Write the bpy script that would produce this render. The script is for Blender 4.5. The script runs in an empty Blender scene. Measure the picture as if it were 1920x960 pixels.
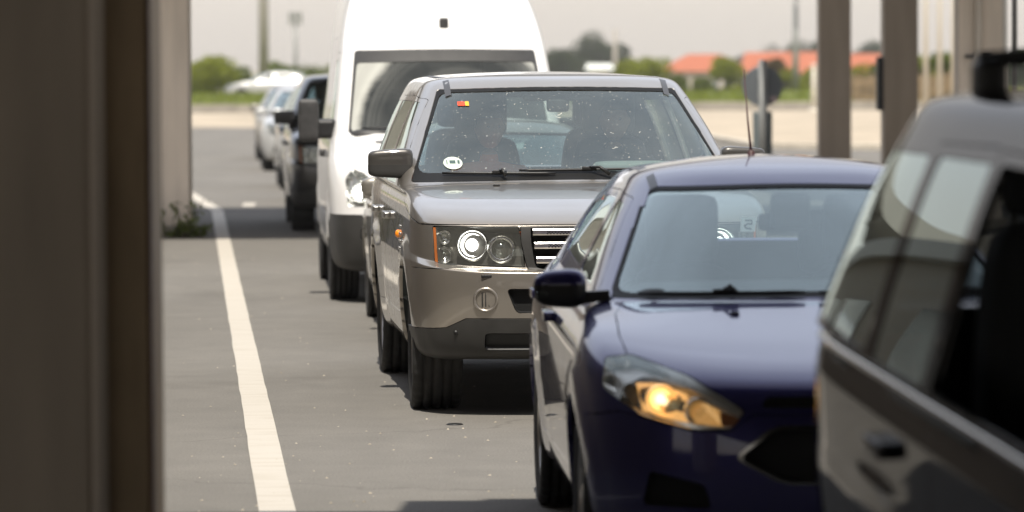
import bpy, bmesh, math, random
import numpy as np
from mathutils import Vector, Matrix, Euler
from mathutils.bvhtree import BVHTree

random.seed(7)
rng = np.random.default_rng(7)
scene = bpy.context.scene
col = scene.collection
R = math.radians

# ------------------------------------------------------------------ objects
def tag(o, label=None, cat=None, group=None, kind=None):
    if label: o['label'] = label
    if cat: o['category'] = cat
    if group: o['group'] = group
    if kind: o['kind'] = kind
    return o

def empty(name, loc=(0, 0, 0), rz=0.0, parent=None):
    o = bpy.data.objects.new(name, None)
    o.empty_display_size = 0.2
    o.location = loc
    o.rotation_euler = (0, 0, rz)
    col.objects.link(o)
    if parent: o.parent = parent
    return o

def thing(name, label, cat, loc=(0, 0, 0), rz=0.0, group=None):
    return tag(empty(name, loc, rz), label, cat, group)

def link_mesh(name, me, mat=None, parent=None, smooth=False):
    if mat is not None:
        for m in (mat if isinstance(mat, (list, tuple)) else [mat]):
            me.materials.append(m)
    if smooth:
        me.polygons.foreach_set('use_smooth', [True] * len(me.polygons))
    o = bpy.data.objects.new(name, me)
    col.objects.link(o)
    if parent: o.parent = parent
    return o

class MB:
    """collects shapes into one mesh"""
    def __init__(self):
        self.bm = bmesh.new()
        self.mi = 0
    def _fin(self, before):
        for f in self.bm.faces:
            if f not in before: f.material_index = self.mi
    def box(self, c, s, bev=0.0, rot=None, seg=2):
        r = bmesh.ops.create_cube(self.bm, size=1.0)
        vs = r['verts']
        bmesh.ops.scale(self.bm, verts=vs, vec=s)
        if bev > 0:
            es = list({e for v in vs for e in v.link_edges})
            rr = bmesh.ops.bevel(self.bm, geom=es, offset=bev, segments=seg, profile=0.5, affect='EDGES')
            vs = list({v for f in rr['faces'] for v in f.verts} | {v for v in vs if v.is_valid})
            # grow to island
            vs = self._island(vs[0])
        if rot is not None:
            bmesh.ops.rotate(self.bm, verts=vs, cent=(0, 0, 0), matrix=Euler(rot).to_matrix())
        bmesh.ops.translate(self.bm, verts=vs, vec=c)
        for f in {f for v in vs for f in v.link_faces}: f.material_index = self.mi
        return vs
    def _island(self, v0):
        seen = {v0}; st = [v0]
        while st:
            v = st.pop()
            for e in v.link_edges:
                w = e.other_vert(v)
                if w not in seen:
                    seen.add(w); st.append(w)
        return list(seen)
    def tube(self, pts, rad, seg=8, caps=True):
        pts = [Vector(p) for p in pts]
        n = len(pts)
        rads = rad if isinstance(rad, (list, tuple)) else [rad] * n
        rings = []
        up = Vector((0, 0, 1))
        prev = None
        for i, p in enumerate(pts):
            t = (pts[min(i + 1, n - 1)] - pts[max(i - 1, 0)]).normalized()
            if prev is None:
                a = t.cross(up)
                if a.length < 1e-4: a = t.cross(Vector((1, 0, 0)))
            else:
                a = prev - t * prev.dot(t)
            a.normalize(); prev = a
            b = t.cross(a)
            rings.append([self.bm.verts.new(p + (a * math.cos(2 * math.pi * k / seg) + b * math.sin(2 * math.pi * k / seg)) * rads[i]) for k in range(seg)])
        fs = []
        for i in range(n - 1):
            for k in range(seg):
                fs.append(self.bm.faces.new((rings[i][k], rings[i][(k + 1) % seg], rings[i + 1][(k + 1) % seg], rings[i + 1][k])))
        if caps:
            fs.append(self.bm.faces.new(rings[0][::-1])); fs.append(self.bm.faces.new(rings[-1]))
        for f in fs: f.material_index = self.mi; f.smooth = True
    def lathe(self, prof, c=(0, 0, 0), axis='Y', seg=32, rmod=None, smooth=True, rot=None, caps=False):
        """prof: list of (radius, t along axis)"""
        rings = []
        rm = rot.to_matrix() if rot is not None else None
        for pi, (r, t) in enumerate(prof):
            ring = []
            for k in range(seg):
                a = 2 * math.pi * k / seg
                rr = r if rmod is None else r + rmod(pi, k)
                if axis == 'Y': p = Vector((rr * math.cos(a), t, rr * math.sin(a)))
                elif axis == 'X': p = Vector((t, rr * math.cos(a), rr * math.sin(a)))
                else: p = Vector((rr * math.cos(a), rr * math.sin(a), t))
                if rm is not None: p = rm @ p
                ring.append(self.bm.verts.new(p + Vector(c)))
            rings.append(ring)
        for i in range(len(rings) - 1):
            for k in range(seg):
                f = self.bm.faces.new((rings[i][k], rings[i][(k + 1) % seg], rings[i + 1][(k + 1) % seg], rings[i + 1][k]))
                f.smooth = smooth; f.material_index = self.mi
        for ring, flip in ((rings[0], True), (rings[-1], False)):
            if caps:
                f = self.bm.faces.new(ring[::-1] if flip else ring); f.material_index = self.mi
    def poly(self, pts):
        f = self.bm.faces.new([self.bm.verts.new(p) for p in pts]); f.material_index = self.mi
        return f
    def prism(self, pts2, plane, d0, d1):
        """extrude 2D polygon; plane 'xz' along y, 'yz' along x, 'xy' along z"""
        def mk(p, d):
            if plane == 'xz': return (p[0], d, p[1])
            if plane == 'yz': return (d, p[0], p[1])
            return (p[0], p[1], d)
        a = [self.bm.verts.new(mk(p, d0)) for p in pts2]
        b = [self.bm.verts.new(mk(p, d1)) for p in pts2]
        n = len(a)
        fs = [self.bm.faces.new(a[::-1]), self.bm.faces.new(b)]
        for i in range(n):
            fs.append(self.bm.faces.new((a[i], a[(i + 1) % n], b[(i + 1) % n], b[i])))
        for f in fs: f.material_index = self.mi
    def build(self, name, mat=None, parent=None, fixn=True):
        if fixn: bmesh.ops.recalc_face_normals(self.bm, faces=self.bm.faces)
        me = bpy.data.meshes.new(name)
        self.bm.to_mesh(me); self.bm.free()
        return link_mesh(name, me, mat, parent)

# ------------------------------------------------------------------ materials
class NT:
    def __init__(self, m):
        m.use_nodes = True
        self.t = m.node_tree
        self.t.nodes.clear()
    def n(self, typ, **kw):
        nd = self.t.nodes.new(typ)
        for k, v in kw.items():
            if k.startswith('i_'):
                key = k[2:]
                nd.inputs[int(key) if key.isdigit() else key.replace('_', ' ')].default_value = v
            else: setattr(nd, k, v)
        return nd
    def l(self, a, ao, b, bi):
        self.t.links.new(a.outputs[ao], b.inputs[bi])

def rgba(c): return (c[0], c[1], c[2], 1.0)

def principled(name, base, rough=0.5, metal=0.0, coat=0.0, spec=0.5, var=0.0, vscale=8.0, bump=0.0, bscale=60.0, emit=None, estr=0.0, backdark=False, dirt=None, coatr=0.03, detail=3.0, streak=None):
    m = bpy.data.materials.new(name)
    t = NT(m)
    out = t.n('ShaderNodeOutputMaterial')
    b = t.n('ShaderNodeBsdfPrincipled')
    b.inputs['Base Color'].default_value = rgba(base)
    b.inputs['Roughness'].default_value = rough
    b.inputs['Metallic'].default_value = metal
    b.inputs['Coat Weight'].default_value = coat
    b.inputs['Coat Roughness'].default_value = coatr
    b.inputs['Specular IOR Level'].default_value = spec
    if emit:
        b.inputs['Emission Color'].default_value = rgba(emit)
        b.inputs['Emission Strength'].default_value = estr
    tc = t.n('ShaderNodeTexCoord')
    if var > 0:
        nz = t.n('ShaderNodeTexNoise'); nz.inputs['Scale'].default_value = vscale; nz.inputs['Detail'].default_value = detail
        if streak:
            mp = t.n('ShaderNodeMapping'); mp.inputs['Scale'].default_value = (4, 4, streak); t.l(tc, 'Object', mp, 0); t.l(mp, 0, nz, 'Vector'); nz.inputs['Detail'].default_value = 6
        else: t.l(tc, 'Object', nz, 'Vector')
        mr = t.n('ShaderNodeMapRange'); mr.inputs[1].default_value = 0.3; mr.inputs[2].default_value = 0.7
        mr.inputs[3].default_value = 1 - var; mr.inputs[4].default_value = 1 + var
        t.l(nz, 0, mr, 0)
        mx = t.n('ShaderNodeVectorMath', operation='SCALE')
        mx.inputs[0].default_value = base
        t.l(mr, 0, mx, 'Scale'); t.l(mx, 0, b, 'Base Color')
    if dirt:
        # (colour, amount, z height the splash reaches)
        dc, amt, zh = dirt
        nz = t.n('ShaderNodeTexNoise'); nz.inputs['Scale'].default_value = 6; nz.inputs['Detail'].default_value = 6
        t.l(tc, 'Object', nz, 'Vector')
        mr = t.n('ShaderNodeMapRange'); mr.inputs[1].default_value = 0.35; mr.inputs[2].default_value = 0.75; mr.inputs[3].default_value = amt * 0.3; mr.inputs[4].default_value = amt
        t.l(nz, 0, mr, 0)
        mx = t.n('ShaderNodeMix', data_type='RGBA')
        mx.inputs['A'].default_value = rgba(base); mx.inputs['B'].default_value = rgba(dc)
        t.l(mr, 0, mx, 'Factor'); t.l(mx, 'Result', b, 'Base Color')
        m2 = t.n('ShaderNodeMath', operation='MULTIPLY_ADD'); m2.inputs[1].default_value = -coat; m2.inputs[2].default_value = coat
        t.l(mr, 0, m2, 0); t.l(m2, 0, b, 'Coat Weight')
    if bump > 0:
        nb = t.n('ShaderNodeTexNoise'); nb.inputs['Scale'].default_value = bscale; nb.inputs['Detail'].default_value = 4
        t.l(tc, 'Object', nb, 'Vector')
        bp = t.n('ShaderNodeBump'); bp.inputs['Strength'].default_value = bump; bp.inputs['Distance'].default_value = 0.01
        t.l(nb, 0, bp, 'Height'); t.l(bp, 0, b, 'Normal')
    sh = b
    if backdark:
        d = t.n('ShaderNodeBsdfDiffuse'); d.inputs[0].default_value = (0.02, 0.02, 0.022, 1)
        g = t.n('ShaderNodeNewGeometry'); mx = t.n('ShaderNodeMixShader')
        t.l(g, 'Backfacing', mx, 0); t.l(b, 0, mx, 1); t.l(d, 0, mx, 2)
        sh = mx
    t.l(sh, 0, out, 0)
    return m

def glass(name, tint=(0.75, 0.8, 0.78), dust=0.05, dustcol=(0.55, 0.55, 0.5), specks=0.0, rough=0.0, band=None, refl=1.0, sweep=None):
    m = bpy.data.materials.new(name)
    t = NT(m)
    out = t.n('ShaderNodeOutputMaterial')
    tr = t.n('ShaderNodeBsdfTransparent'); tr.inputs[0].default_value = rgba(tint)
    gl = t.n('ShaderNodeBsdfGlossy'); gl.inputs['Roughness'].default_value = rough
    gl.inputs[0].default_value = (.88, 1, .985, 1)
    df = t.n('ShaderNodeBsdfDiffuse'); df.inputs[0].default_value = rgba(dustcol)
    g = t.n('ShaderNodeNewGeometry')
    io = t.n('ShaderNodeMath', operation='MULTIPLY_ADD'); io.inputs[1].default_value = (1 / 1.55 - 1.55); io.inputs[2].default_value = 1.55
    t.l(g, 'Backfacing', io, 0)
    fr = t.n('ShaderNodeFresnel'); t.l(io, 0, fr, 'IOR')
    f2 = t.n('ShaderNodeMath', operation='MULTIPLY', use_clamp=True); f2.inputs[1].default_value = 1.7 * refl
    t.l(fr, 0, f2, 0)
    tc = t.n('ShaderNodeTexCoord')
    nz = t.n('ShaderNodeTexNoise'); nz.inputs['Scale'].default_value = 3.5; nz.inputs['Detail'].default_value = 6; nz.inputs['Roughness'].default_value = 0.65
    t.l(tc, 'Object', nz, 'Vector')
    mr = t.n('ShaderNodeMapRange'); mr.inputs[1].default_value = 0.3; mr.inputs[2].default_value = 0.75; mr.inputs[3].default_value = dust * 0.5; mr.inputs[4].default_value = dust * 1.5
    t.l(nz, 0, mr, 0)
    fac = mr
    if sweep:
        # dust left outside the wiper's sweep, with faint arcs inside it
        sx = t.n('ShaderNodeSeparateXYZ'); t.l(tc, 'Object', sx, 0)
        a = t.n('ShaderNodeMath', operation='SUBTRACT'); a.inputs[1].default_value = sweep[0]; t.l(sx, 'X', a, 0)
        b = t.n('ShaderNodeMath', operation='SUBTRACT'); b.inputs[1].default_value = sweep[1]; t.l(sx, 'Z', b, 0)
        cv = t.n('ShaderNodeCombineXYZ'); t.l(a, 0, cv, 0); t.l(b, 0, cv, 1)
        ln = t.n('ShaderNodeVectorMath', operation='LENGTH'); t.l(cv, 0, ln, 0)
        n2 = t.n('ShaderNodeMath', operation='MULTIPLY_ADD'); n2.inputs[1].default_value = .10; t.l(nz, 0, n2, 0); t.l(ln, 'Value', n2, 2)
        ms = t.n('ShaderNodeMapRange', interpolation_type='SMOOTHSTEP'); ms.inputs[1].default_value = sweep[2]; ms.inputs[2].default_value = sweep[2] + .09; ms.inputs[3].default_value = 0; ms.inputs[4].default_value = sweep[3]; t.l(n2, 0, ms, 0)
        sn = t.n('ShaderNodeTexNoise', noise_dimensions='1D'); sn.inputs['Scale'].default_value = 9; sn.inputs['Detail'].default_value = 3; t.l(ln, 'Value', sn, 'W')
        sr = t.n('ShaderNodeMapRange'); sr.inputs[1].default_value = .45; sr.inputs[2].default_value = .7; sr.inputs[3].default_value = 0; sr.inputs[4].default_value = .10; t.l(sn, 0, sr, 0)
        s1 = t.n('ShaderNodeMath', operation='ADD'); t.l(ms, 0, s1, 0); t.l(sr, 0, s1, 1)
        s2 = t.n('ShaderNodeMath', operation='ADD', use_clamp=True); t.l(s1, 0, s2, 0); t.l(mr, 0, s2, 1)
        fac = s2
        mr = s2
    if specks > 0:
        # small pale splashes: stretched voronoi cells, thinned by noise
        mp = t.n('ShaderNodeMapping'); mp.inputs['Scale'].default_value = (1.0, 1.0, 0.55)
        t.l(tc, 'Object', mp, 'Vector')
        wn = t.n('ShaderNodeTexNoise'); wn.inputs['Scale'].default_value = 9; t.l(tc, 'Object', wn, 'Vector')
        ws = t.n('ShaderNodeVectorMath', operation='SCALE'); ws.inputs['Scale'].default_value = .16; t.l(wn, 'Color', ws, 0)
        wa = t.n('ShaderNodeVectorMath', operation='ADD'); t.l(mp, 0, wa, 0); t.l(ws, 0, wa, 1); mp = wa
        acc = mr
        for sc, th, gate in ((19.0, 0.075, 0.5), (46.0, 0.14, 0.6), (8.0, 0.055, 0.6)):
            vo = t.n('ShaderNodeTexVoronoi'); vo.inputs['Scale'].default_value = sc
            t.l(mp, 0, vo, 'Vector')
            lt = t.n('ShaderNodeMath', operation='LESS_THAN'); lt.inputs[1].default_value = th
            t.l(vo, 'Distance', lt, 0)
            sp = t.n('ShaderNodeSeparateColor'); t.l(vo, 'Color', sp, 0)
            gt = t.n('ShaderNodeMath', operation='GREATER_THAN'); gt.inputs[1].default_value = gate
            t.l(sp, 0, gt, 0)
            ml = t.n('ShaderNodeMath', operation='MULTIPLY'); t.l(lt, 0, ml, 0); t.l(gt, 0, ml, 1)
            sc_ = t.n('ShaderNodeMath', operation='MULTIPLY'); t.l(ml, 0, sc_, 0); sc_.inputs[1].default_value = specks
            ad = t.n('ShaderNodeMath', operation='MAXIMUM'); t.l(acc, 0, ad, 0); t.l(sc_, 0, ad, 1)
            acc = ad
        fac = acc
    m1 = t.n('ShaderNodeMixShader'); t.l(f2, 0, m1, 0); t.l(tr, 0, m1, 1); t.l(gl, 0, m1, 2)
    m2 = t.n('ShaderNodeMixShader'); t.l(fac, 0, m2, 0); t.l(m1, 0, m2, 1); t.l(df, 0, m2, 2)
    t.l(m2, 0, out, 0)
    return m

M = {}
def setup_materials():
    M['paint_bronze'] = principled('paint_bronze', (0.37, 0.338, 0.298), 0.33, 0.8, 1.0, backdark=True, dirt=((0.30, 0.27, 0.22), 0.22, .6))
    M['paint_navy'] = principled('paint_navy', (0.030, 0.027, 0.11), 0.36, 0.5, 1.0, spec=0.1, backdark=True)
    M['paint_black'] = principled('paint_black', (0.004, 0.004, 0.0045), 0.3, 0.0, 0.68, spec=0.0, backdark=True, coatr=0.04)
    M['paint_black_dusty'] = principled('paint_black_dusty', (0.012, 0.012, 0.013), 0.35, 0.0, 0.9, backdark=True)
    M['paint_white'] = principled('paint_white', (0.82, 0.81, 0.79), 0.35, 0.0, 0.8, backdark=True)
    M['paint_silver'] = principled('paint_silver', (0.36, 0.365, 0.36), 0.33, 0.7, 1.0, backdark=True)
    M['paint_grey'] = principled('paint_grey', (0.27, 0.25, 0.215), 0.35, 0.6, 1.0, backdark=True)
    M['paint_bluegrey'] = principled('paint_bluegrey', (0.09, 0.11, 0.15), 0.3, 0.5, 1.0, backdark=True)
    M['mirror_cap'] = principled('mirror_paint', (0.075, 0.07, 0.064), 0.35, 0.4, 0.7, backdark=True)
    M['dim_reflector'] = principled('dim_reflector', (0.85, 0.6, 0.3), 0.25, 1.0, emit=(1.0, 0.5, 0.14), estr=0.3)
    M['dark_chrome'] = principled('dark_chrome', (0.22, 0.22, 0.22), 0.15, 1.0)
    M['brow'] = principled('lamp_brow', (0.88, 0.88, 0.88), 0.45, 0.4, 0.3)
    M['channel'] = principled('roof_channel_trim', (0.05, 0.05, 0.052), 0.4)
    M['paint_pale'] = principled('pale_paint', (0.50, 0.50, 0.485), 0.35, 0.3, 0.8, backdark=True)
    M['plastic'] = principled('black_plastic', (0.035, 0.034, 0.033), 0.5, var=0.25, vscale=20)
    M['plastic_dark'] = principled('deep_black_plastic', (0.012, 0.012, 0.012), 0.45)
    M['plastic_grey'] = principled('grey_plastic', (0.034, 0.033, 0.031), 0.5, var=0.15, vscale=10)
    M['rubber'] = principled('tyre_rubber', (0.022, 0.0215, 0.021), 0.75, var=0.35, vscale=14, bump=0.15)
    M['seal'] = principled('rubber_seal', (0.01, 0.01, 0.01), 0.6, spec=0.2)
    M['chrome'] = principled('chrome', (0.75, 0.75, 0.74), 0.12, 1.0)
    M['satin'] = principled('satin_silver', (0.62, 0.61, 0.59), 0.3, 1.0, var=0.08, vscale=30)
    M['alloy'] = principled('alloy_wheel', (0.55, 0.54, 0.52), 0.32, 0.9, 0.4)
    M['lamp_dark'] = principled('lamp_housing', (0.22, 0.215, 0.2), 0.35, 0.7)
    M['lamp_chrome'] = principled('lamp_reflector', (0.8, 0.8, 0.78), 0.18, 1.0)
    M['lamp_glass'] = glass('lamp_glass', (0.93, 0.93, 0.91), 0.06, refl=0.8)
    M['lens'] = glass('clear_lens', (0.9, 0.9, 0.88), 0.03, rough=0.05)
    M['amber'] = principled('amber_lens', (0.42, 0.13, 0.035), 0.2, 0.0, 0.6)
    M['orange'] = principled('orange_lens', (0.9, 0.25, 0.01), 0.2, 0.0, 0.6, emit=(1, .3, .02), estr=0.15)
    M['red_lens'] = principled('red_lens', (0.35, 0.02, 0.015), 0.15, 0.0, 0.8)
    M['xenon'] = principled('xenon_lamp', (1, 1, 1), 0.2, emit=(1.0, 0.98, 0.95), estr=9.0)
    M['halogen'] = principled('halogen_lamp', (1, .8, .5), 0.2, emit=(1.0, 0.58, 0.2), estr=1.6)
    M['halogen_hot'] = principled('halogen_bulb', (1, .9, .7), 0.2, emit=(1.0, 0.78, 0.45), estr=2.0)
    M['lit_reflector'] = principled('lit_reflector', (0.85, 0.6, 0.3), 0.25, 1.0, emit=(1.0, 0.52, 0.17), estr=0.7)
    M['wind_dusty'] = glass('dusty_windscreen', (0.55, 0.64, 0.62), 0.05, specks=0.7, refl=.85)
    M['wind_clean'] = glass('windscreen', (0.74, 0.83, 0.84), 0.012, refl=1.12)
    M['wind_van'] = glass('van_windscreen', (0.42, 0.48, 0.48), 0.05, refl=.9, sweep=(0.10, 1.30, .82, .6))
    M['window'] = glass('side_window', (0.55, 0.6, 0.57), 0.03)
    M['window_dark'] = glass('dark_side_window', (0.16, 0.17, 0.17), 0.03)
    M['fabric_dark'] = principled('seat_fabric', (0.03, 0.03, 0.032), 0.85, var=0.2, vscale=60)
    M['leather_grey'] = principled('grey_leather', (0.1, 0.1, 0.105), 0.6)
    M['dash'] = principled('dashboard_vinyl', (0.045, 0.05, 0.048), 0.65)
    M['dash_light'] = principled('pale_binnacle', (0.28, 0.31, 0.28), 0.6)
    M['under'] = principled('underbody', (0.008, 0.008, 0.008), 0.9)
    M['paper_white'] = principled('sticker_white', (0.75, 0.78, 0.72), 0.6)
    M['paper_green'] = principled('sticker_pale', (0.62, 0.70, 0.60), 0.6)
    M['ink'] = principled('ink', (0.06, 0.1, 0.09), 0.6)
    M['sticker_red'] = principled('sticker_red', (0.75, 0.07, 0.02), 0.6)
    M['sticker_yellow'] = principled('sticker_yellow', (0.8, 0.45, 0.03), 0.6)
    M['skin'] = principled('skin', (0.48, 0.27, 0.18), 0.55, var=0.06, vscale=30)
    M['hair'] = principled('hair', (0.015, 0.011, 0.008), 0.6)
    M['eye'] = principled('eye', (0.05, 0.03, 0.02), 0.3)
    M['shirt_dark'] = principled('dark_shirt', (0.03, 0.033, 0.04), 0.85)
    M['shirt_orange'] = principled('orange_shirt', (0.85, 0.20, 0.06), 0.85)
    M['steel'] = principled('brake_steel', (0.3, 0.29, 0.28), 0.4, 0.9)

def film_mat():
    m = bpy.data.materials.new('sticker_film'); t = NT(m)
    out = t.n('ShaderNodeOutputMaterial'); d = t.n('ShaderNodeBsdfDiffuse'); d.inputs[0].default_value = (.85, .88, .84, 1)
    tr = t.n('ShaderNodeBsdfTranslucent'); tr.inputs[0].default_value = (.85, .88, .84, 1); mx = t.n('ShaderNodeMixShader'); mx.inputs[0].default_value = .6
    t.l(d, 0, mx, 1); t.l(tr, 0, mx, 2); t.l(mx, 0, out, 0)
    return m

# ------------------------------------------------------------------ car skin
def bs_weights(t):
    return np.array([(1 - t) ** 3, 3 * t ** 3 - 6 * t ** 2 + 4, -3 * t ** 3 + 3 * t ** 2 + 3 * t + 1, t ** 3]) / 6.0

def eval_periodic(P, k):
    n = P.shape[1]
    out = []
    for i in range(n):
        for j in range(k):
            w = bs_weights(j / k)
            out.append(sum(w[a] * P[:, (i + a - 1) % n] for a in range(4)))
    return np.stack(out, axis=1)

def eval_clamped(P, k):
    P = np.concatenate([P[:1], P[:1], P, P[-1:], P[-1:]], axis=0)
    n = P.shape[0]
    out = []
    for i in range(1, n - 2):
        for j in range(k):
            w = bs_weights(j / k)
            out.append(sum(w[a] * P[i + a - 1] for a in range(4)))
    out.append(P[-1])
    return np.stack(out, axis=0)

def ring(r):
    w, yf, yr, fs, rs = r['w'], r['yf'], r['yr'], r.get('fs', .2), r.get('rs', .15)
    zf, z1, z2, zr = r['zf'], r['z1'], r['z2'], r['zr']
    half = [(0, yf, zf), (.30, yf + .03 * fs, zf), (.58, yf + .18 * fs, zf * .95 + z1 * .05), (.80, yf + .52 * fs, zf * .75 + z1 * .25), (.955, yf + fs, zf * .35 + z1 * .65), (1.0, yf + fs + r.get('c', .24), z1)]
    ys, ye = yf + fs + r.get('c', .24) + .3, yr - rs - .5
    tw = r.get('tw', .985)
    for i in range(5):
        t = i / 4
        half.append((1.0 if 0 < i < 4 else (1.0 if i == 0 else .995), ys + (ye - ys) * t, z1 + (z2 - z1) * t))
    half += [(.985, yr - rs - .2, z2), (.94, yr - rs, z2 * .6 + zr * .4), (.74, yr - .4 * rs, zr), (.38, yr - .1 * rs, zr), (0, yr, zr)]
    pts = [(a * w, y, z) for a, y, z in half]
    left = [(-x, y, z) for x, y, z in pts[1:-1]][::-1]
    return pts + left

def rr_poly(pts, rad, seg=4):
    """round the corners of a 2D polygon; rad a number or a list"""
    n = len(pts); out = []
    for i in range(n):
        r = rad[i] if isinstance(rad, (list, tuple)) else rad
        p, a, b = Vector(pts[i]), Vector(pts[i - 1]), Vector(pts[(i + 1) % n])
        if r <= 0: out.append(tuple(p)); continue
        da, db = (a - p), (b - p)
        la, lb = min(r, da.length * .45), min(r, db.length * .45)
        s, e = p + da.normalized() * la, p + db.normalized() * lb
        for k in range(seg + 1):
            t = k / seg
            q = s * (1 - t) ** 2 + p * 2 * t * (1 - t) + e * t * t
            out.append((q.x, q.y))
    return out

def circ(cx, cz, r, n=28, a0=0, a1=360):
    return [(cx + r * math.cos(R(a0 + (a1 - a0) * i / n)), cz + r * math.sin(R(a0 + (a1 - a0) * i / n))) for i in range(n)]

def mirror_poly(p): return [(-x, z) for x, z in p][::-1]

def inside(poly, x, y):
    c = False; n = len(poly); j = n - 1
    for i in range(n):
        xi, yi = poly[i]; xj, yj = poly[j]
        if (yi > y) != (yj > y) and x < (xj - xi) * (y - yi) / (yj - yi) + xi: c = not c
        j = i
    return c

class Skin:
    AX = {'xz': (0, 2), 'yz': (1, 2), 'xy': (0, 1)}
    def __init__(self, rows, arches=(), ku=6, kv=6, bulge=0.0):
        P = np.array([ring(r) for r in rows for _ in range(r.get('rep', 1))], dtype=float)
        S = eval_clamped(eval_periodic(P, ku), kv)
        if bulge:
            for (yc, zc, rad) in arches:
                d = np.hypot(S[:, :, 1] - yc, S[:, :, 2] - zc)
                f = np.clip((rad + .13 - d) / .05, 0, 1); f = f * f * (3 - 2 * f)
                ok = (np.abs(S[:, :, 0]) > .5) & (S[:, :, 2] < zc + rad + .2)
                S[:, :, 0] += np.sign(S[:, :, 0]) * bulge * f * ok
        bm = bmesh.new()
        nv, nu = S.shape[:2]
        V = [[bm.verts.new(S[j, i]) for i in range(nu)] for j in range(nv)]
        for j in range(nv - 1):
            for i in range(nu):
                bm.faces.new((V[j][i], V[j][(i + 1) % nu], V[j + 1][(i + 1) % nu], V[j + 1][i]))
        bmesh.ops.remove_doubles(bm, verts=bm.verts, dist=2e-4)
        bm.normal_update()
        self.nl = bm.verts.layers.float_vector.new('nrm')
        self.pl = bm.faces.layers.int.new('pid')
        for v in bm.verts: v[self.nl] = v.normal
        self.bm = bm
        self.bvh = BVHTree.FromBMesh(bm)
        self.arches = arches
        for a in arches:
            self.cut(circ(a[0], a[1], a[2], 40), 'yz', lambda f: abs(f.normal.x) > .15 or f.calc_center_median().z < a[1], -1)
    def front(self, x, z):
        h = self.bvh.ray_cast(Vector((x, -5, z)), Vector((0, 1, 0)))
        return h[0], h[1]
    def side(self, y, z, s=-1):
        h = self.bvh.ray_cast(Vector((5 * s, y, z)), Vector((-s, 0, 0)))
        return h[0], h[1]
    def top(self, x, y):
        h = self.bvh.ray_cast(Vector((x, y, 5)), Vector((0, 0, -1)))
        return h[0], h[1]
    def cut(self, poly, axes, pred, pid, only=None):
        bm = self.bm; ax, ay = self.AX[axes]
        x0, x1 = min(p[0] for p in poly) - .01, max(p[0] for p in poly) + .01
        y0, y1 = min(p[1] for p in poly) - .01, max(p[1] for p in poly) + .01
        def bb(f):
            xs = [v.co[ax] for v in f.verts]; ys = [v.co[ay] for v in f.verts]
            return min(xs), max(xs), min(ys), max(ys)
        cand = set()
        for f in bm.faces:
            a, b, c, d = bb(f)
            if b > x0 and a < x1 and d > y0 and c < y1 and (only is None or f[self.pl] in only) and pred(f): cand.add(f)
        n = len(poly)
        for i in range(n):
            p, q = poly[i], poly[(i + 1) % n]
            dx, dy = q[0] - p[0], q[1] - p[1]
            if math.hypot(dx, dy) < 1e-6: continue
            e0, e1 = min(p[0], q[0]) - .004, max(p[0], q[0]) + .004
            g0, g1 = min(p[1], q[1]) - .004, max(p[1], q[1]) + .004
            sel = []
            for f in cand:
                if not f.is_valid: continue
                a, b, c, d = bb(f)
                if b > e0 and a < e1 and d > g0 and c < g1: sel.append(f)
            if not sel: continue
            for f in sel: cand.discard(f)
            no = Vector((0, 0, 0)); no[ax] = -dy; no[ay] = dx
            co = Vector((0, 0, 0)); co[ax] = p[0]; co[ay] = p[1]
            geom = set(sel)
            for f in sel: geom.update(f.edges); geom.update(f.verts)
            r = bmesh.ops.bisect_plane(bm, geom=list(geom), dist=1e-5, plane_co=co, plane_no=no.normalized())
            for g in r['geom']:
                if isinstance(g, bmesh.types.BMFace): cand.add(g)
        for f in cand:
            if f.is_valid:
                c = f.calc_center_median()
                if inside(poly, c[ax], c[ay]): f[self.pl] = pid
    def extract(self, pid, name, mat, parent, gap=.0022, lip=.02, off=0.0, sign=0, pred=None):
        bm = self.bm; nl = self.nl; pl = self.pl
        idx = {}; vs = []; ns = []; fs = []
        for f in bm.faces:
            if f[pl] != pid: continue
            if sign or pred:
                c = f.calc_center_median()
                if sign and c.x * sign < 0: continue
                if pred and not pred(c): continue
            fv = []
            for v in f.verts:
                if v not in idx:
                    idx[v] = len(vs); vs.append(v.co.copy())
                    nn = Vector(v[nl]); nn = nn.normalized() if nn.length > 1e-6 else v.normal.copy()
                    ns.append(nn)
                fv.append(idx[v])
            fs.append(fv)
        if not fs: return None
        ed = {}
        for fv in fs:
            for k in range(len(fv)):
                a, b = fv[k], fv[(k + 1) % len(fv)]
                ed[(a, b)] = ed.get((a, b), 0) + 1
        bnd = [(a, b) for (a, b) in ed if (b, a) not in ed]
        bset = {a for a, b in bnd} | {b for a, b in bnd}
        if off:
            vs = [v + n * off for v, n in zip(vs, ns)]
        if gap:
            dirs = {}
            for a, b in bnd:
                t = vs[b] - vs[a]
                if t.length < 1e-7: continue
                nn = (ns[a] + ns[b]).normalized()
                d = nn.cross(t).normalized()
                for k in (a, b): dirs[k] = dirs.get(k, Vector((0, 0, 0))) + d
            for k, d in dirs.items():
                if d.length > .2: vs[k] = vs[k] + d.normalized() * gap
        nf = len(fs); lipn = {}
        if lip:
            for k in bset:
                lipn[k] = len(vs); vs.append(vs[k] - ns[k] * lip)
            for a, b in bnd: fs.append([b, a, lipn[a], lipn[b]])
        me = bpy.data.meshes.new(name)
        me.from_pydata([tuple(v) for v in vs], [], fs)
        me.polygons.foreach_set('use_smooth', [True] * len(fs))
        ln = []
        for i, fv in enumerate(fs):
            for k in fv: ln.append(tuple(ns[k]) if i < nf else (0, 0, 0))
        me.normals_split_custom_set(ln)
        return link_mesh(name, me, mat, parent)

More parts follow.
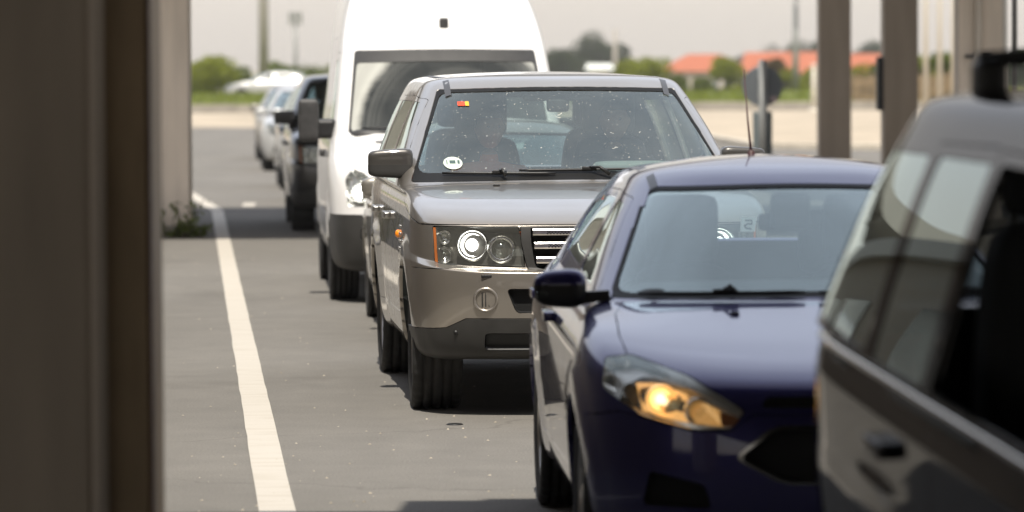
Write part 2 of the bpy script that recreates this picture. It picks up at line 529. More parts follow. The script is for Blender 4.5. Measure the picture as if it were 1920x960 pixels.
def decal(skin, pts2, axes, name, mat, parent, off=.002, side=-1):
    """small flat mark following the skin"""
    vs = []
    for a, b in pts2:
        if axes == 'xz': h = skin.front(a, b)
        elif axes == 'yz': h = skin.side(a, b, side)
        else: h = skin.top(a, b)
        if h[0] is None: return None
        vs.append(h[0] + h[1] * off)
    mb = MB(); mb.poly(vs)
    return mb.build(name, mat, parent)
# ------------------------------------------------------------------ car parts
def make_wheel(parent, x, y, Rt, w, Rr, side, spokes=10, tyre_mat=None, rim_mat=None, lite=False, steer=0.0):
    wh = empty('wheel', (x, y, Rt - .006), 0, parent)
    wh.rotation_euler = (R(11 * (1 + y)), 0, steer)
    h = w / 2
    seg = 48 if lite else 144
    prof = [(Rr - .012, -h * .78), (Rr + .004, -h * .86), (Rr + (Rt - Rr) * .5, -h * 1.0), (Rt - .022, -h * .97), (Rt - .006, -h * .86)]
    marks = []
    for g in (-.56, -.2, .2, .56):
        for dt, dr in ((-.055, 0), (-.045, -.009), (.045, -.009), (.055, 0)):
            prof.append((Rt + dr + (-.003 if abs(g) > .4 else 0), h * (g + dt)))
    prof += [(Rt - .006, h * .86), (Rt - .022, h * .97), (Rr + (Rt - Rr) * .5, h * 1.0), (Rr + .004, h * .86), (Rr - .012, h * .78)]
    n = len(prof)
    def rm(pi, k):
        if pi in (3, 4, 5, n - 6, n - 5, n - 4): return -.006 if k % 4 == 0 else 0
        if pi in (8, 9, n - 10, n - 9): return -.004 if k % 6 == 0 else 0
        return 0
    mb = MB(); mb.lathe(prof, axis='X', seg=seg, rmod=None if lite else rm)
    mb.build('tyre', tyre_mat or M['rubber'], wh)
    mb = MB()
    o = h * side
    sg = 32 if lite else 64
    mb.lathe([(Rr - .004, o * .86), (Rr - .018, o * .88), (Rr - .024, o * .80), (Rr - .03, -o * .6), (Rr - .03, -o * .8)], axis='X', seg=sg)
    mb.lathe([(.001, o * .62), (.05, o * .66), (.075, o * .60), (.08, o * .2)], axis='X', seg=24)
    L = Rr - .02 - .06
    for k in range(spokes):
        a = 2 * math.pi * k / spokes
        ww = (.062 if spokes < 8 else .04) * Rr / .25
        b0, b1 = ww * .42, ww * .62
        for sgn in ((-1, 1) if spokes < 8 else (0,)):
            aa = a + sgn * .16
            vs = []
            for rr, wd, t0 in ((.06, b0, o * .60), (.06 + L, b1 if sgn == 0 else b0 * .8, o * .80)):
                for q in (-1, 1):
                    for d in (0, -.035 * side):
                        p = Vector((t0 + d, rr, q * wd / 2))
                        vs.append(Matrix.Rotation(a if sgn == 0 else a + sgn * .17 * (rr / (.06 + L)), 3, 'X') @ p)
            V = [mb.bm.verts.new(v) for v in vs]
            for f in ((0, 2, 6, 4), (1, 5, 7, 3), (0, 4, 5, 1), (2, 3, 7, 6), (4, 6, 7, 5), (0, 1, 3, 2)):
                mb.bm.faces.new([V[i] for i in f])
    mb.build('rim', rim_mat or M['alloy'], wh)
    if not lite:
        mb = MB(); mb.lathe([(.02, -o * .1), (Rr * .72, -o * .1), (Rr * .72, -o * .2), (.02, -o * .2)], axis='X', seg=40)
        mb.build('brake_disc', M['steel'], wh)
    return wh

def arch_liner(parent, x, y, z, r, side, w_out, w_in):
    """upper half of the wheel housing"""
    bm = bmesh.new(); n = 24
    prof = [(r, side * w_out), (r + .008, -side * w_in), (.02, -side * w_in)]
    rows = []
    for k in range(n + 1):
        a = R(-8 + 196 * k / n)
        rows.append([bm.verts.new((x + t, y + rr * math.cos(a), z + rr * math.sin(a))) for rr, t in prof])
    for k in range(n):
        for q in range(2): bm.faces.new((rows[k][q], rows[k + 1][q], rows[k + 1][q + 1], rows[k][q + 1])).smooth = True
    me = bpy.data.meshes.new('wheel_arch_liner'); bm.to_mesh(me); bm.free()
    return link_mesh('wheel_arch_liner', me, M['under'], parent)

def rounded_block(c, s, cage=None, levels=2, taper=None, rot=None):
    """subdivided block: smooth rounded body; taper(v) edits the cage"""
    bm = bmesh.new()
    bmesh.ops.create_cube(bm, size=1.0)
    bmesh.ops.subdivide_edges(bm, edges=bm.edges, cuts=2, use_grid_fill=True)
    for v in bm.verts:
        if taper: v.co = Vector(taper(v.co.copy()))
        v.co = Vector((v.co.x * s[0], v.co.y * s[1], v.co.z * s[2]))
    for _ in range(levels):
        bmesh.ops.subdivide_edges(bm, edges=bm.edges, cuts=1, use_grid_fill=True, smooth=0.0)
        bmesh.ops.smooth_vert(bm, verts=bm.verts, factor=.5, use_axis_x=True, use_axis_y=True, use_axis_z=True)
        bmesh.ops.smooth_vert(bm, verts=bm.verts, factor=.5, use_axis_x=True, use_axis_y=True, use_axis_z=True)
    if rot is not None: bmesh.ops.rotate(bm, verts=bm.verts, cent=(0, 0, 0), matrix=Euler(rot).to_matrix())
    bmesh.ops.translate(bm, verts=bm.verts, vec=c)
    for f in bm.faces: f.smooth = True
    return bm

def bm_link(bm, name, mat, parent=None):
    bmesh.ops.recalc_face_normals(bm, faces=bm.faces)
    me = bpy.data.meshes.new(name); bm.to_mesh(me); bm.free()
    return link_mesh(name, me, mat, parent)

def make_mirror(parent, side, xi, xo, y, z, h, d, cap, base=None, split=.45, signal=False, n=3.2):
    """door mirror: shell from xi (inner) to xo (outer), |x|; cap above the split line, dark below"""
    w = xo - xi + .03
    cx = side * (xi + xo) / 2
    bm = bmesh.new()
    bmesh.ops.create_uvsphere(bm, u_segments=40, v_segments=24, radius=1.0)
    for v in bm.verts:
        p = v.co
        q = (abs(p.x) ** n + abs(p.y) ** n + abs(p.z) ** n) ** (-1 / n)
        p = p * q
        o_ = .5 * (p.x * side + 1)
        v.co = (cx + p.x * w / 2, y + p.y * d / 2 * (1 - .25 * o_), z + p.z * h / 2 * (1 - .18 * o_))
    for f in bm.faces: f.smooth = True
    # split into cap + lower body by height
    zs = z - h / 2 + h * split
    r = bmesh.ops.bisect_plane(bm, geom=bm.verts[:] + bm.edges[:] + bm.faces[:], plane_co=(0, 0, zs), plane_no=(0, 0, 1))
    for f in bm.faces: f.material_index = 0 if f.calc_center_median().z > zs else 1
    o = bm_link(bm, 'wing_mirror', [cap, base or M['plastic_dark']], parent)
    mb = MB()
    mb.prism([(side * (xi - .1), z - h * .28), (side * (xi + .08), z - h * .45), (side * (xi + .08), z - h * .10), (side * (xi - .1), z - h * .05)], 'xz', y - .03, y + .03)
    mb.build('mirror_arm', M['plastic_dark'], o)
    mb = MB(); mb.box((cx, y + d * .52, z), (w * .8, .004, h * .72))
    mb.build('mirror_glass', M['chrome'], o)
    if signal:
        mb = MB(); mb.box((side * (xo - .015), y - d * .3, z - h * .12), (.05, .03, .022), .008)
        mb.build('side_repeater', M['lens'], o)
    return o

def make_seat(parent, x, y, z, mat, w=.5, tilt=14):
    s = empty('seat', (x, y, z), 0, parent)
    bm = rounded_block((0, 0, 0), (w, .52, .2)); bm_link(bm, 'seat_cushion', mat, s)
    bm = rounded_block((0, .36, .34), (w, .2, .70), rot=None, taper=lambda p: (p.x * (1 - .34 * max(0, p.z)), p.y * (1 - .3 * p.z) + .25 * p.z * 1.2, p.z)); bm_link(bm, 'seat_back', mat, s)
    bm = rounded_block((0, .47, .83), (w * .62, .13, .27)); bm_link(bm, 'headrest', mat, s)
    return s

def make_steering(parent, x, y, z, mat, binn=None):
    s = empty('steering_wheel', (x, y, z), 0, parent)
    s.rotation_euler = (R(-25), 0, 0)
    bm = bmesh.new()
    n, k = 36, 8
    V = [[bm.verts.new(((.185 + .015 * math.cos(2 * math.pi * j / k)) * math.cos(2 * math.pi * i / n), .015 * math.sin(2 * math.pi * j / k), (.185 + .015 * math.cos(2 * math.pi * j / k)) * math.sin(2 * math.pi * i / n))) for j in range(k)] for i in range(n)]
    for i in range(n):
        for j in range(k):
            bm.faces.new((V[i][j], V[i][(j + 1) % k], V[(i + 1) % n][(j + 1) % k], V[(i + 1) % n][j])).smooth = True
    bm_link(bm, 'wheel_rim', mat, s)
    bm = rounded_block((0, -.02, 0), (.2, .06, .16)); bm_link(bm, 'hub', mat, s)
    mb = MB(); mb.box((-.13, 0, 0), (.13, .02, .035)); mb.box((.13, 0, 0), (.13, .02, .035)); mb.box((0, 0, -.13), (.04, .02, .13)); mb.build('spoke', mat, s)
    return s

def wiper(parent, skin, p0, p1, pivot, mat):
    """blade from p0 to p1 (x, z on the windscreen), arm from pivot to the blade's middle"""
    mb = MB()
    pts = []
    for i in range(13):
        t = i / 12
        h = skin.front(p0[0] + (p1[0] - p0[0]) * t, p0[1] + (p1[1] - p0[1]) * t)
        pts.append(h[0] + h[1] * .016)
    mb.tube(pts, [.006] + [.009] * 11 + [.006], 6)
    w = mb.build('wiper', mat, parent)
    mb = MB()
    hp = skin.front(*pivot); mid = pts[6]
    a = hp[0] + hp[1] * .025
    mb.tube([a, a * .5 + mid * .5 + hp[1] * .03, mid + hp[1] * .015], [.012, .009, .007], 6)
    mb.box(tuple(mid + hp[1] * .008), (.08, .022, .02), .004)
    mb.build('wiper_arm', mat, w)
    return w

def lamp_bowl(parent, name, c, r, mats, lit=None, bs=1.0, rot=None, depth=None, ring=True):
    """round lamp facing the front: bright ring, bowl, bulb or projector"""
    d = depth or r * .9
    mb = MB(); mb.lathe([(r, 0), (r * 1.08, .004), (r * 1.12, .02), (r * 1.0, .03), (r * .92, .012), (r * .7, d * .6), (r * .3, d), (.002, d)], c=c, seg=36)
    o = mb.build(name, mats[0], parent, fixn=False)
    o.data.flip_normals()
    for p in o.data.polygons: p.use_smooth = True
    mb = MB(); mb.lathe([(.002, 0.004), (r * .45 * bs, .008), (r * .62 * bs, .03), (r * .66 * bs, .05)], c=(c[0], c[1] + .005, c[2]), seg=28)
    mb.build('bulb', lit or mats[1], o)
    return o

def simple_glass_set(sk, root, G):
    pass

def roof_strip(parent, sk, x, ys, w, mat):
    """flat strip let into the roof along the gutter line"""
    mb = MB(); prev = None
    for y in ys:
        row = [mb.bm.verts.new(sk.top(x + d, y)[0] + Vector((0, 0, .0025))) for d in (-w / 2, w / 2)]
        if prev: mb.bm.faces.new((prev[0], prev[1], row[1], row[0])).smooth = True
        prev = row
    o = mb.build('roof_channel', mat, parent)
    return o

def strip_patch(sk, up, lo, s, off, name, mat, parent, off0=None):
    """band between two curves on the front of the skin"""
    mb = MB(); prev = None
    n = 3
    def dense(c):
        out = []
        for a, b in zip(c[:-1], c[1:]):
            out += [(a[0] + (b[0] - a[0]) * k / n, a[1] + (b[1] - a[1]) * k / n) for k in range(n)]
        return out + [c[-1]]
    for a, b in zip(dense(up), dense(lo)):
        row = []
        for q in range(4):
            x, z = a[0] + (b[0] - a[0]) * q / 3, a[1] + (b[1] - a[1]) * q / 3
            p, nn = sk.front(s * x, z); row.append(mb.bm.verts.new(p + nn * (off if off0 is None else off0 + (off - off0) * q / 3)))
        if prev:
            for q in range(3): mb.bm.faces.new((prev[q], prev[q + 1], row[q + 1], row[q])).smooth = True
        prev = row
    return mb.build(name, mat, parent)

def build_suv(name, label, cat, loc, head, P, detail=2, group=None, scale=1.0, dusty=False, seats=True, opts=None):
    """upright five-door off-roader; P paint"""
    opts = opts or {}
    root = thing(name, label, cat, loc, head, group)
    WB = 2.745; AR = .415; AZ = .372
    zr = opts.get('zr', 0.0)
    rows = [
        dict(w=.80, yf=-.66, yr=3.80, fs=.16, zf=.28, z1=.27, z2=.27, zr=.36),
        dict(w=.91, yf=-.78, yr=3.88, fs=.20, zf=.29, z1=.28, z2=.28, zr=.38),
        dict(w=.935, yf=-.83, yr=3.92, fs=.20, zf=.38, z1=.38, z2=.38, zr=.45),
        dict(w=.952, yf=-.86, yr=3.94, fs=.20, zf=.52, z1=.52, z2=.52, zr=.55),
        dict(w=.962, yf=-.87, yr=3.94, fs=.20, zf=.66, z1=.68, z2=.68, zr=.68),
        dict(w=.965, yf=-.862, yr=3.94, fs=.20, zf=.745, z1=.80, z2=.80, zr=.80, rep=2),
        dict(w=.962, yf=-.79, yr=3.93, fs=.20, zf=.762, z1=.84, z2=.86, zr=.90, rep=2),
        dict(w=.958, yf=-.79, yr=3.93, fs=.20, zf=.90, z1=.93, z2=.95, zr=.98),
        dict(w=.958, yf=-.775, yr=3.92, fs=.21, zf=.985, z1=1.01, z2=1.05, zr=1.06, rep=2),
        dict(w=.950, yf=-.70, yr=3.90, fs=.21, zf=1.045, z1=1.085, z2=1.11, zr=1.10),
        dict(w=.935, yf=-.35, yr=3.88, fs=.12, zf=1.125, z1=1.125, z2=1.145, zr=1.13),
        dict(w=.945, yf=.05, yr=3.86, fs=.06, zf=1.16, z1=1.145, z2=1.16, zr=1.15, c=.2),
        dict(w=.965, yf=.40, yr=3.84, fs=.14, zf=1.185, z1=1.16, z2=1.17, zr=1.16, c=.16, rep=2),
        dict(w=.95, yf=.50, yr=3.82, fs=.17, zf=1.235, z1=1.22, z2=1.23, zr=1.24, c=.16),
        dict(w=.85, yf=.98, yr=3.70, fs=.18, zf=1.53, z1=1.52, z2=1.52, zr=1.52, c=.16),
        dict(w=.77, yf=1.24, yr=3.60, fs=.19, zf=1.69, z1=1.675, z2=1.68, zr=1.66, c=.16),
        dict(w=.74, yf=1.34, yr=3.56, fs=.19, zf=1.742, z1=1.735, z2=1.74, zr=1.74, c=.16),
        dict(w=.67, yf=1.42, yr=3.52, fs=.18, zf=1.768, z1=1.762, z2=1.77, zr=1.765, c=.16),
        dict(w=.34, yf=1.72, yr=3.3, fs=.1, zf=1.783, z1=1.783, z2=1.79, zr=1.78),
        dict(w=0.0, yf=1.9, yr=3.2, fs=0, zf=1.788, z1=1.79, z2=1.795, zr=1.785),
    ]
    for i, r in enumerate(rows):
        r['w'] *= 1.004
        if i > 1: r['w'] -= opts.get('tuck', 0) * max(0, 1.06 - r['z1'])
    k = 6 if detail > 1 else 4
    sk = Skin(rows, [(0, AZ, AR), (WB, AZ, AR)], ku=k, kv=k, bulge=.018 if not opts.get('tuck') else .006)
    sideP = lambda f: abs(f.normal.x) > .45
    # lower black valance, bumper, lamps, grille
    frontP = lambda f: f.calc_center_median().y < -.2
    if detail > 0:
        sk.cut([(-1.1, .2), (-.37, .2), (-.37, .5), (-.40, .765), (-1.1, .765)], 'yz', frontP, 2)
        val = [(-1.1, .2), (-1.1, .44), (-.93, .445), (-.80, .455), (-.70, .505), (.70, .505), (.80, .455), (.93, .445), (1.1, .44), (1.1, .2)]
        sk.cut(val, 'xz', frontP, 3)
        frn = lambda f: f.calc_center_median().y < -.3 and f.normal.y < -.25
        sk.cut(rr_poly([(-.60, .335), (-.60, .425), (.60, .425), (.60, .335)], .02), 'xz', frn, 4)
        sk.cut(rr_poly([(-.44, .535), (-.49, .66), (-.22, .66), (-.20, .535)], .025), 'xz', frn, 5)
        sk.cut(mirror_poly(rr_poly([(-.44, .535), (-.49, .66), (-.22, .66), (-.20, .535)], .025)), 'xz', frn, 5)
        lamp = [(-.855, .80), (-.862, .985), (-.42, .985), (-.40, .90), (-.39, .772), (-.80, .785)]
        lamp = rr_poly(lamp, [.02, .01, .005, .03, .005, .02])
        sk.cut(lamp, 'xz', frn, 6); sk.cut(mirror_poly(lamp), 'xz', frn, 7)
        amb = [(-.853, .80), (-.86, .98), (-.847, .98), (-.838, .795)]
        sk.cut(amb, 'xz', frn, 8); sk.cut(mirror_poly(amb), 'xz', frn, 9)
        grl = rr_poly([(-.41, .985), (-.41, .91), (-.375, .745), (.375, .745), (.41, .91), (.41, .985)], [0, .02, .05, .05, .02, 0])
        sk.cut(grl, 'xz', lambda f: frn(f) and f.calc_center_median().z < .99, 10)
        gri = rr_poly([(-.355, .975), (-.355, .90), (-.33, .765), (.33, .765), (.355, .90), (.355, .975)], [0, .02, .03, .03, .02, 0])
        sk.cut(gri, 'xz', lambda f: frn(f), 11)
        # bonnet
        hood = [(-.78, -.84), (.78, -.84), (.84, -.5), (.83, 0), (.86, .30), (.66, .37), (0, .405), (-.66, .37), (-.86, .30), (-.83, 0), (-.84, -.5)]
        sk.cut([(-.9, .993), (-.50, .993), (-.40, 1.01), (.34, 1.095), (.36, 1.35), (-.9, 1.35)], 'yz', lambda f: f.calc_center_median().z > .98, 12)
    # doors
    yb = opts.get('yb', 1.72)
    sk.cut(rr_poly([(.52, .46), (yb, .46), (yb, 1.655), (1.36, 1.64), (.72, 1.20), (.54, 1.10)], .03), 'yz', sideP, 20)
    sk.cut(rr_poly([(yb + .015, .46), (2.30, .46), (2.36, .70), (2.55, .84), (2.72, .87), (2.75, 1.655), (yb + .015, 1.66)], [.03, .02, .03, .05, .03, .03, .03]), 'yz', sideP, 21)
    sk.cut(rr_poly([(.86, 1.175), (yb - .04, 1.175), (yb - .04, 1.625), (1.42, 1.62)], .03), 'yz', sideP, 22)
    sk.cut(rr_poly([(yb + .055, 1.175), (2.70, 1.175), (2.70, 1.625), (yb + .055, 1.625)], .03), 'yz', sideP, 23)
    sk.cut(rr_poly([(2.80, 1.18), (3.52, 1.20), (3.40, 1.62), (2.80, 1.625)], .04), 'yz', sideP, 24)
    # windscreen: black surround, then glass
    ws_out = rr_poly([(-.895, 1.185), (-.685, 1.695), (0, 1.71), (.685, 1.695), (.895, 1.185), (0, 1.20)], [.02, .02, .3, .02, .02, .3])
    wp = lambda f: f.normal.y < -.3 and .3 < f.calc_center_median().y < 1.6 and f.calc_center_median().z > 1.17
    sk.cut(ws_out, 'xz', wp, 30)
    ws_in = rr_poly([(-.865, 1.235), (-.672, 1.676), (0, 1.692), (.672, 1.676), (.865, 1.235), (0, 1.245)], [.07, .04, .3, .04, .07, .3])
    sk.cut(ws_in, 'xz', wp, 31)
    rp = lambda f: f.normal.y > .3 and f.calc_center_median().y > 3
    sk.cut(rr_poly([(-.74, 1.2), (-.60, 1.64), (.60, 1.64), (.74, 1.2)], .06), 'xz', rp, 32)
    tl = rr_poly([(3.62, .92), (3.95, .92), (3.95, 1.13), (3.68, 1.13)], .02)
    sk.cut(tl, 'yz', lambda f: f.calc_center_median().y > 3.55 and abs(f.calc_center_median().x) > .62, 33)
    rub = M['seal']
    bump_mat = P
    body = sk.extract(0, 'body', P, root)
    sk.extract(30, 'windscreen_surround', rub, root, lip=.01)
    glassm = M['wind_dusty'] if dusty else M['wind_clean']
    ws = sk.extract(31, 'windscreen', glassm, root, gap=0, lip=0, off=-.004)
    sk.extract(32, 'rear_window', opts.get('sidegl', M['window']), root, gap=0, lip=0, off=-.004)
    for s in (-1, 1):
        sk.extract(33, 'tail_light', M['red_lens'], root, sign=s, gap=.002)
        sk.extract(24, 'quarter_window', opts.get('sidegl', M['window']), root, gap=0, lip=0, off=-.003, sign=s)
        for pid, gid, hy in ((20, 22, 1.52), (21, 23, 2.60)):
            d = sk.extract(pid, 'door', P, root, sign=s)
            if not (gid == 22 and opts.get('open_front')):
                sk.extract(gid, 'window', opts.get('sidegl', M['window']), d, gap=0, lip=0, off=-.003, sign=s)
            if detail > 0:
                h0, n0 = sk.side(hy - (.45 if gid == 22 and opts.get('open_front') else 0), .975, s)
                bm = rounded_block(tuple(h0 + Vector((s * .016, 0, 0))), (.04, .22, .042)); bm_link(bm, 'door_handle', P if detail < 2 else M['satin'], d)
    if detail > 0:
        sk.extract(2, 'front_bumper', P, root)
        sk.extract(3, 'valance', M['plastic_grey'], root)
        sk.extract(4, 'lower_grille', M['plastic_dark'], root, off=-.03, lip=-.03)
        for s in (-1, 1):
            sk.extract(5, 'bumper_intake', M['under'], root, off=-.04, lip=-.04, sign=s)
        bon = sk.extract(12, 'bonnet', P, root, gap=.004)
        gs = sk.extract(10, 'grille_surround', M['plastic_grey'], root, lip=.05)
        sk.extract(11, 'grille', M['under'], root, off=-.07, lip=-.07)
        lampx = {6: -1, 7: 1}
        for pid, s in lampx.items():
            hl = sk.extract(pid, 'headlight', M['lamp_glass'], root, lip=0, off=-.001)
            sk.extract(pid, 'lamp_housing', M['lamp_dark'], hl, off=-.075, lip=-.075)
            sk.extract(8 if s < 0 else 9, 'side_marker', M['amber'], hl, lip=.01)
            for (x, z, r, lit) in ((.80, .925, .040, None), (.80, .832, .046, None), (.655, .885, .085, M['xenon'] if detail > 1 else None), (.505, .865, .075, None)):
                p, n = sk.front(s * x, z)
                if p is None: continue
                lb = lamp_bowl(hl, 'lamp', (s * x, p.y + .035 + .25 * abs(n.x) * r, z), r * .92, (M['lamp_chrome'], M['lens'] if not lit else lit), lit, bs=.66 if lit else 1.0)
        # fog lamps
        for s in (-1, 1):
            p, n = sk.front(s * .60, .605)
            mb = MB(); mb.lathe([(.068, .012), (.066, -.008), (.058, -.014), (.05, -.004), (.046, .02)], c=tuple(p), seg=36, rot=Euler((0, 0, s * .16)))
            fl = mb.build('fog_light', P, root)
            mb = MB(); mb.lathe([(.001, .006), (.03, .004), (.047, .012), (.047, .03)], c=tuple(p), seg=32, rot=Euler((0, 0, s * .16))); mb.build('lens', M['lamp_dark'], fl)
            mb = MB()
            for q in (-.018, 0, .018): mb.box((p.x + q, p.y + .002, p.z), (.005, .008, .075))
            mb.build('lamp_rib', M['plastic_dark'], fl)
        # grille bars with perforations
        for z in (.955, .885, .808):
            hw = .345 if z > .9 else (.338 if z > .85 else .328)
            mb = MB()
            yb = sk.front(0, z)[0].y + .012
            pts = []
            nseg = 24
            ring_ = []
            for i in range(nseg + 1):
                x = -hw + 2 * hw * i / nseg
                yy = sk.front(x, min(z, .96))[0].y - .002
                hh = .017
                ring_.append([mb.bm.verts.new((x, yy + dy, z + dz)) for dy, dz in ((0, -hh), (-.004, -hh * .6), (-.004, hh * .6), (0, hh), (.03, hh * .8), (.03, -hh * .8))])
            for i in range(nseg):
                for q in range(6):
                    mb.bm.faces.new((ring_[i][q], ring_[i][(q + 1) % 6], ring_[i + 1][(q + 1) % 6], ring_[i + 1][q]))
            mb.bm.faces.new(ring_[0]); mb.bm.faces.new(ring_[-1][::-1])
            gb = mb.build('grille_bar', M['satin'], root)
            mb = MB()
            for row, zo in ((0, -.0068), (1, .0), (2, .0068)):
                x = -hw + .075 + (.0085 if row == 1 else 0)
                while x < hw - .07:
                    yy = sk.front(x, min(z, .96))[0].y - .0022 - .0042
                    mb.lathe([(.0048, 0), (.0048, -.0012)], c=(x, yy, z + zo * 1.05), seg=6, caps=True)
                    x += .017
            mb.build('perforation', M['under'], gb)
        # washer jets on the bumper, parking sensor
        for s in (-1, 1):
            p, n = sk.front(s * .595, .728)
            mb = MB(); mb.box((s * .595, p.y + .002, .728), (.055, .02, .016), .003); mb.build('headlight_washer', M['plastic_dark'], root)
            p, n = sk.front(s * .75, .43)
            mb = MB(); mb.lathe([(.013, .004), (.013, -.003), (.001, -.005)], c=tuple(p), seg=16); mb.build('parking_sensor', M['plastic_dark'], root)
    # side marker + vents
    if detail > 1:
        for s in (-1, 1):
            p, n = sk.side(.60, .90, s)
            mb = MB(); mb.lathe([(.022, -.004), (.022, .010), (.012, .018), (.001, .02)], c=(0, 0, 0), axis='X', seg=20)
            o = mb.build('side_marker', M['orange'], root); o.location = p; o.scale = (s, 1, 1)
            mb = MB()
            for kq, zz in enumerate((.945, .905, .865, .825)):
                p, n = sk.side(.475, zz, s)
                mb.box((p.x - s * .004, .475, zz), (.02, .10, .017), .004)
            mb.build('side_vent', M['satin'], root)
            # ridge strips of the roof
            roof_strip(root, sk, s * .63, (1.30, 1.32, 1.34, 1.38, 1.42, 1.5, 1.8, 2.4, 3.0, 3.3), .035, M['channel'])
    # wheels
    rimr = .262
    for s in (-1, 1):
        for y in (0, WB):
            make_wheel(root, s * .808, y, .371, .272, rimr, s, 10, lite=detail < 2, steer=R(-1.5) if y == 0 else 0)
            arch_liner(root, s * .67, y, AZ + .005, AR + .014, s, .25, .15)
    mb = MB(); mb.box((0, 1.45, .36), (1.0, 4.2, .16)); mb.box((0, 1.375, .40), (1.7, 1.7, .14)); mb.box((0, 1.375, .30), (.5, 3.2, .1))
    mb.build('underbody', M['under'], root)
    # mirrors
    for s in opts.get('mirrors', (-1, 1)):
        make_mirror(root, s, .885, 1.105, .80, 1.285, .175, .13, M['mirror_cap'] if detail > 1 else P, M['plastic_grey'], split=.46, n=6.5)
    # interior
    bm = rounded_block((0, .78, 1.10), (1.42, .62, .24)); bm_link(bm, 'dashboard', M['dash'], root)
    mb = MB(); mb.box((0, 1.9, .55), (1.5, 3.2, .08)); mb.build('cabin_floor', M['under'], root)
    if seats:
        for x in (-.38, .38): make_seat(root, x, 1.62, .72, M['leather_grey'])
        for x in (-.42, .42): make_seat(root, x, 2.52, .76, M['leather_grey'])
    if detail > 1:
        make_steering(root, .38, 1.10, 1.06, M['plastic_dark'])
        bm = rounded_block((.38, .80, 1.21), (.46, .28, .16)); bm_link(bm, 'instrument_binnacle', M['dash_light'], root)
        # sensor block + mirror behind the glass
        mb = MB(); mb.box((0, 1.30, 1.605), (.13, .05, .085), .02); mb.box((0, 1.33, 1.645), (.40, .03, .04), .015); mb.build('rear_view_mirror', M['plastic'], root)
        wiper(root, sk, (-.72, 1.222), (-.10, 1.218), (-.38, 1.20), M['plastic_dark'])
        wiper(root, sk, (-.30, 1.235), (.48, 1.238), (.20, 1.205), M['plastic_dark'])
        # stickers
        decal(sk, rr_poly([(-.585, 1.625), (-.545, 1.625), (-.545, 1.602), (-.585, 1.602)], .003), 'xz', 'sticker', M['sticker_red'], ws, .001)
        decal(sk, rr_poly([(-.543, 1.626), (-.522, 1.626), (-.522, 1.602), (-.543, 1.602)], .003), 'xz', 'sticker', M['sticker_yellow'], ws, .001)
        st = decal(sk, [(-.655 + .052 * math.cos(a * .2618), 1.288 + .033 * math.sin(a * .2618)) for a in range(24)], 'xz', 'round_sticker', M['paper_green'], ws, .001)
        for pts in ([(-.690, 1.279), (-.684, 1.279), (-.684, 1.304), (-.690, 1.304)], [(-.673, 1.284), (-.64, 1.284), (-.64, 1.302), (-.673, 1.302)], [(-.63, 1.283), (-.617, 1.283), (-.617, 1.303), (-.63, 1.303)]):
            decal(sk, pts, 'xz', 'sticker_print', M['ink'], ws, .002)
        for s in (-.45, .45):
            p, n = sk.top(s, .22)
            mb = MB(); mb.box((p.x, p.y, p.z + .004), (.035, .03, .014), .004); mb.build('washer_jet', M['plastic_dark'], root)
    return root, sk

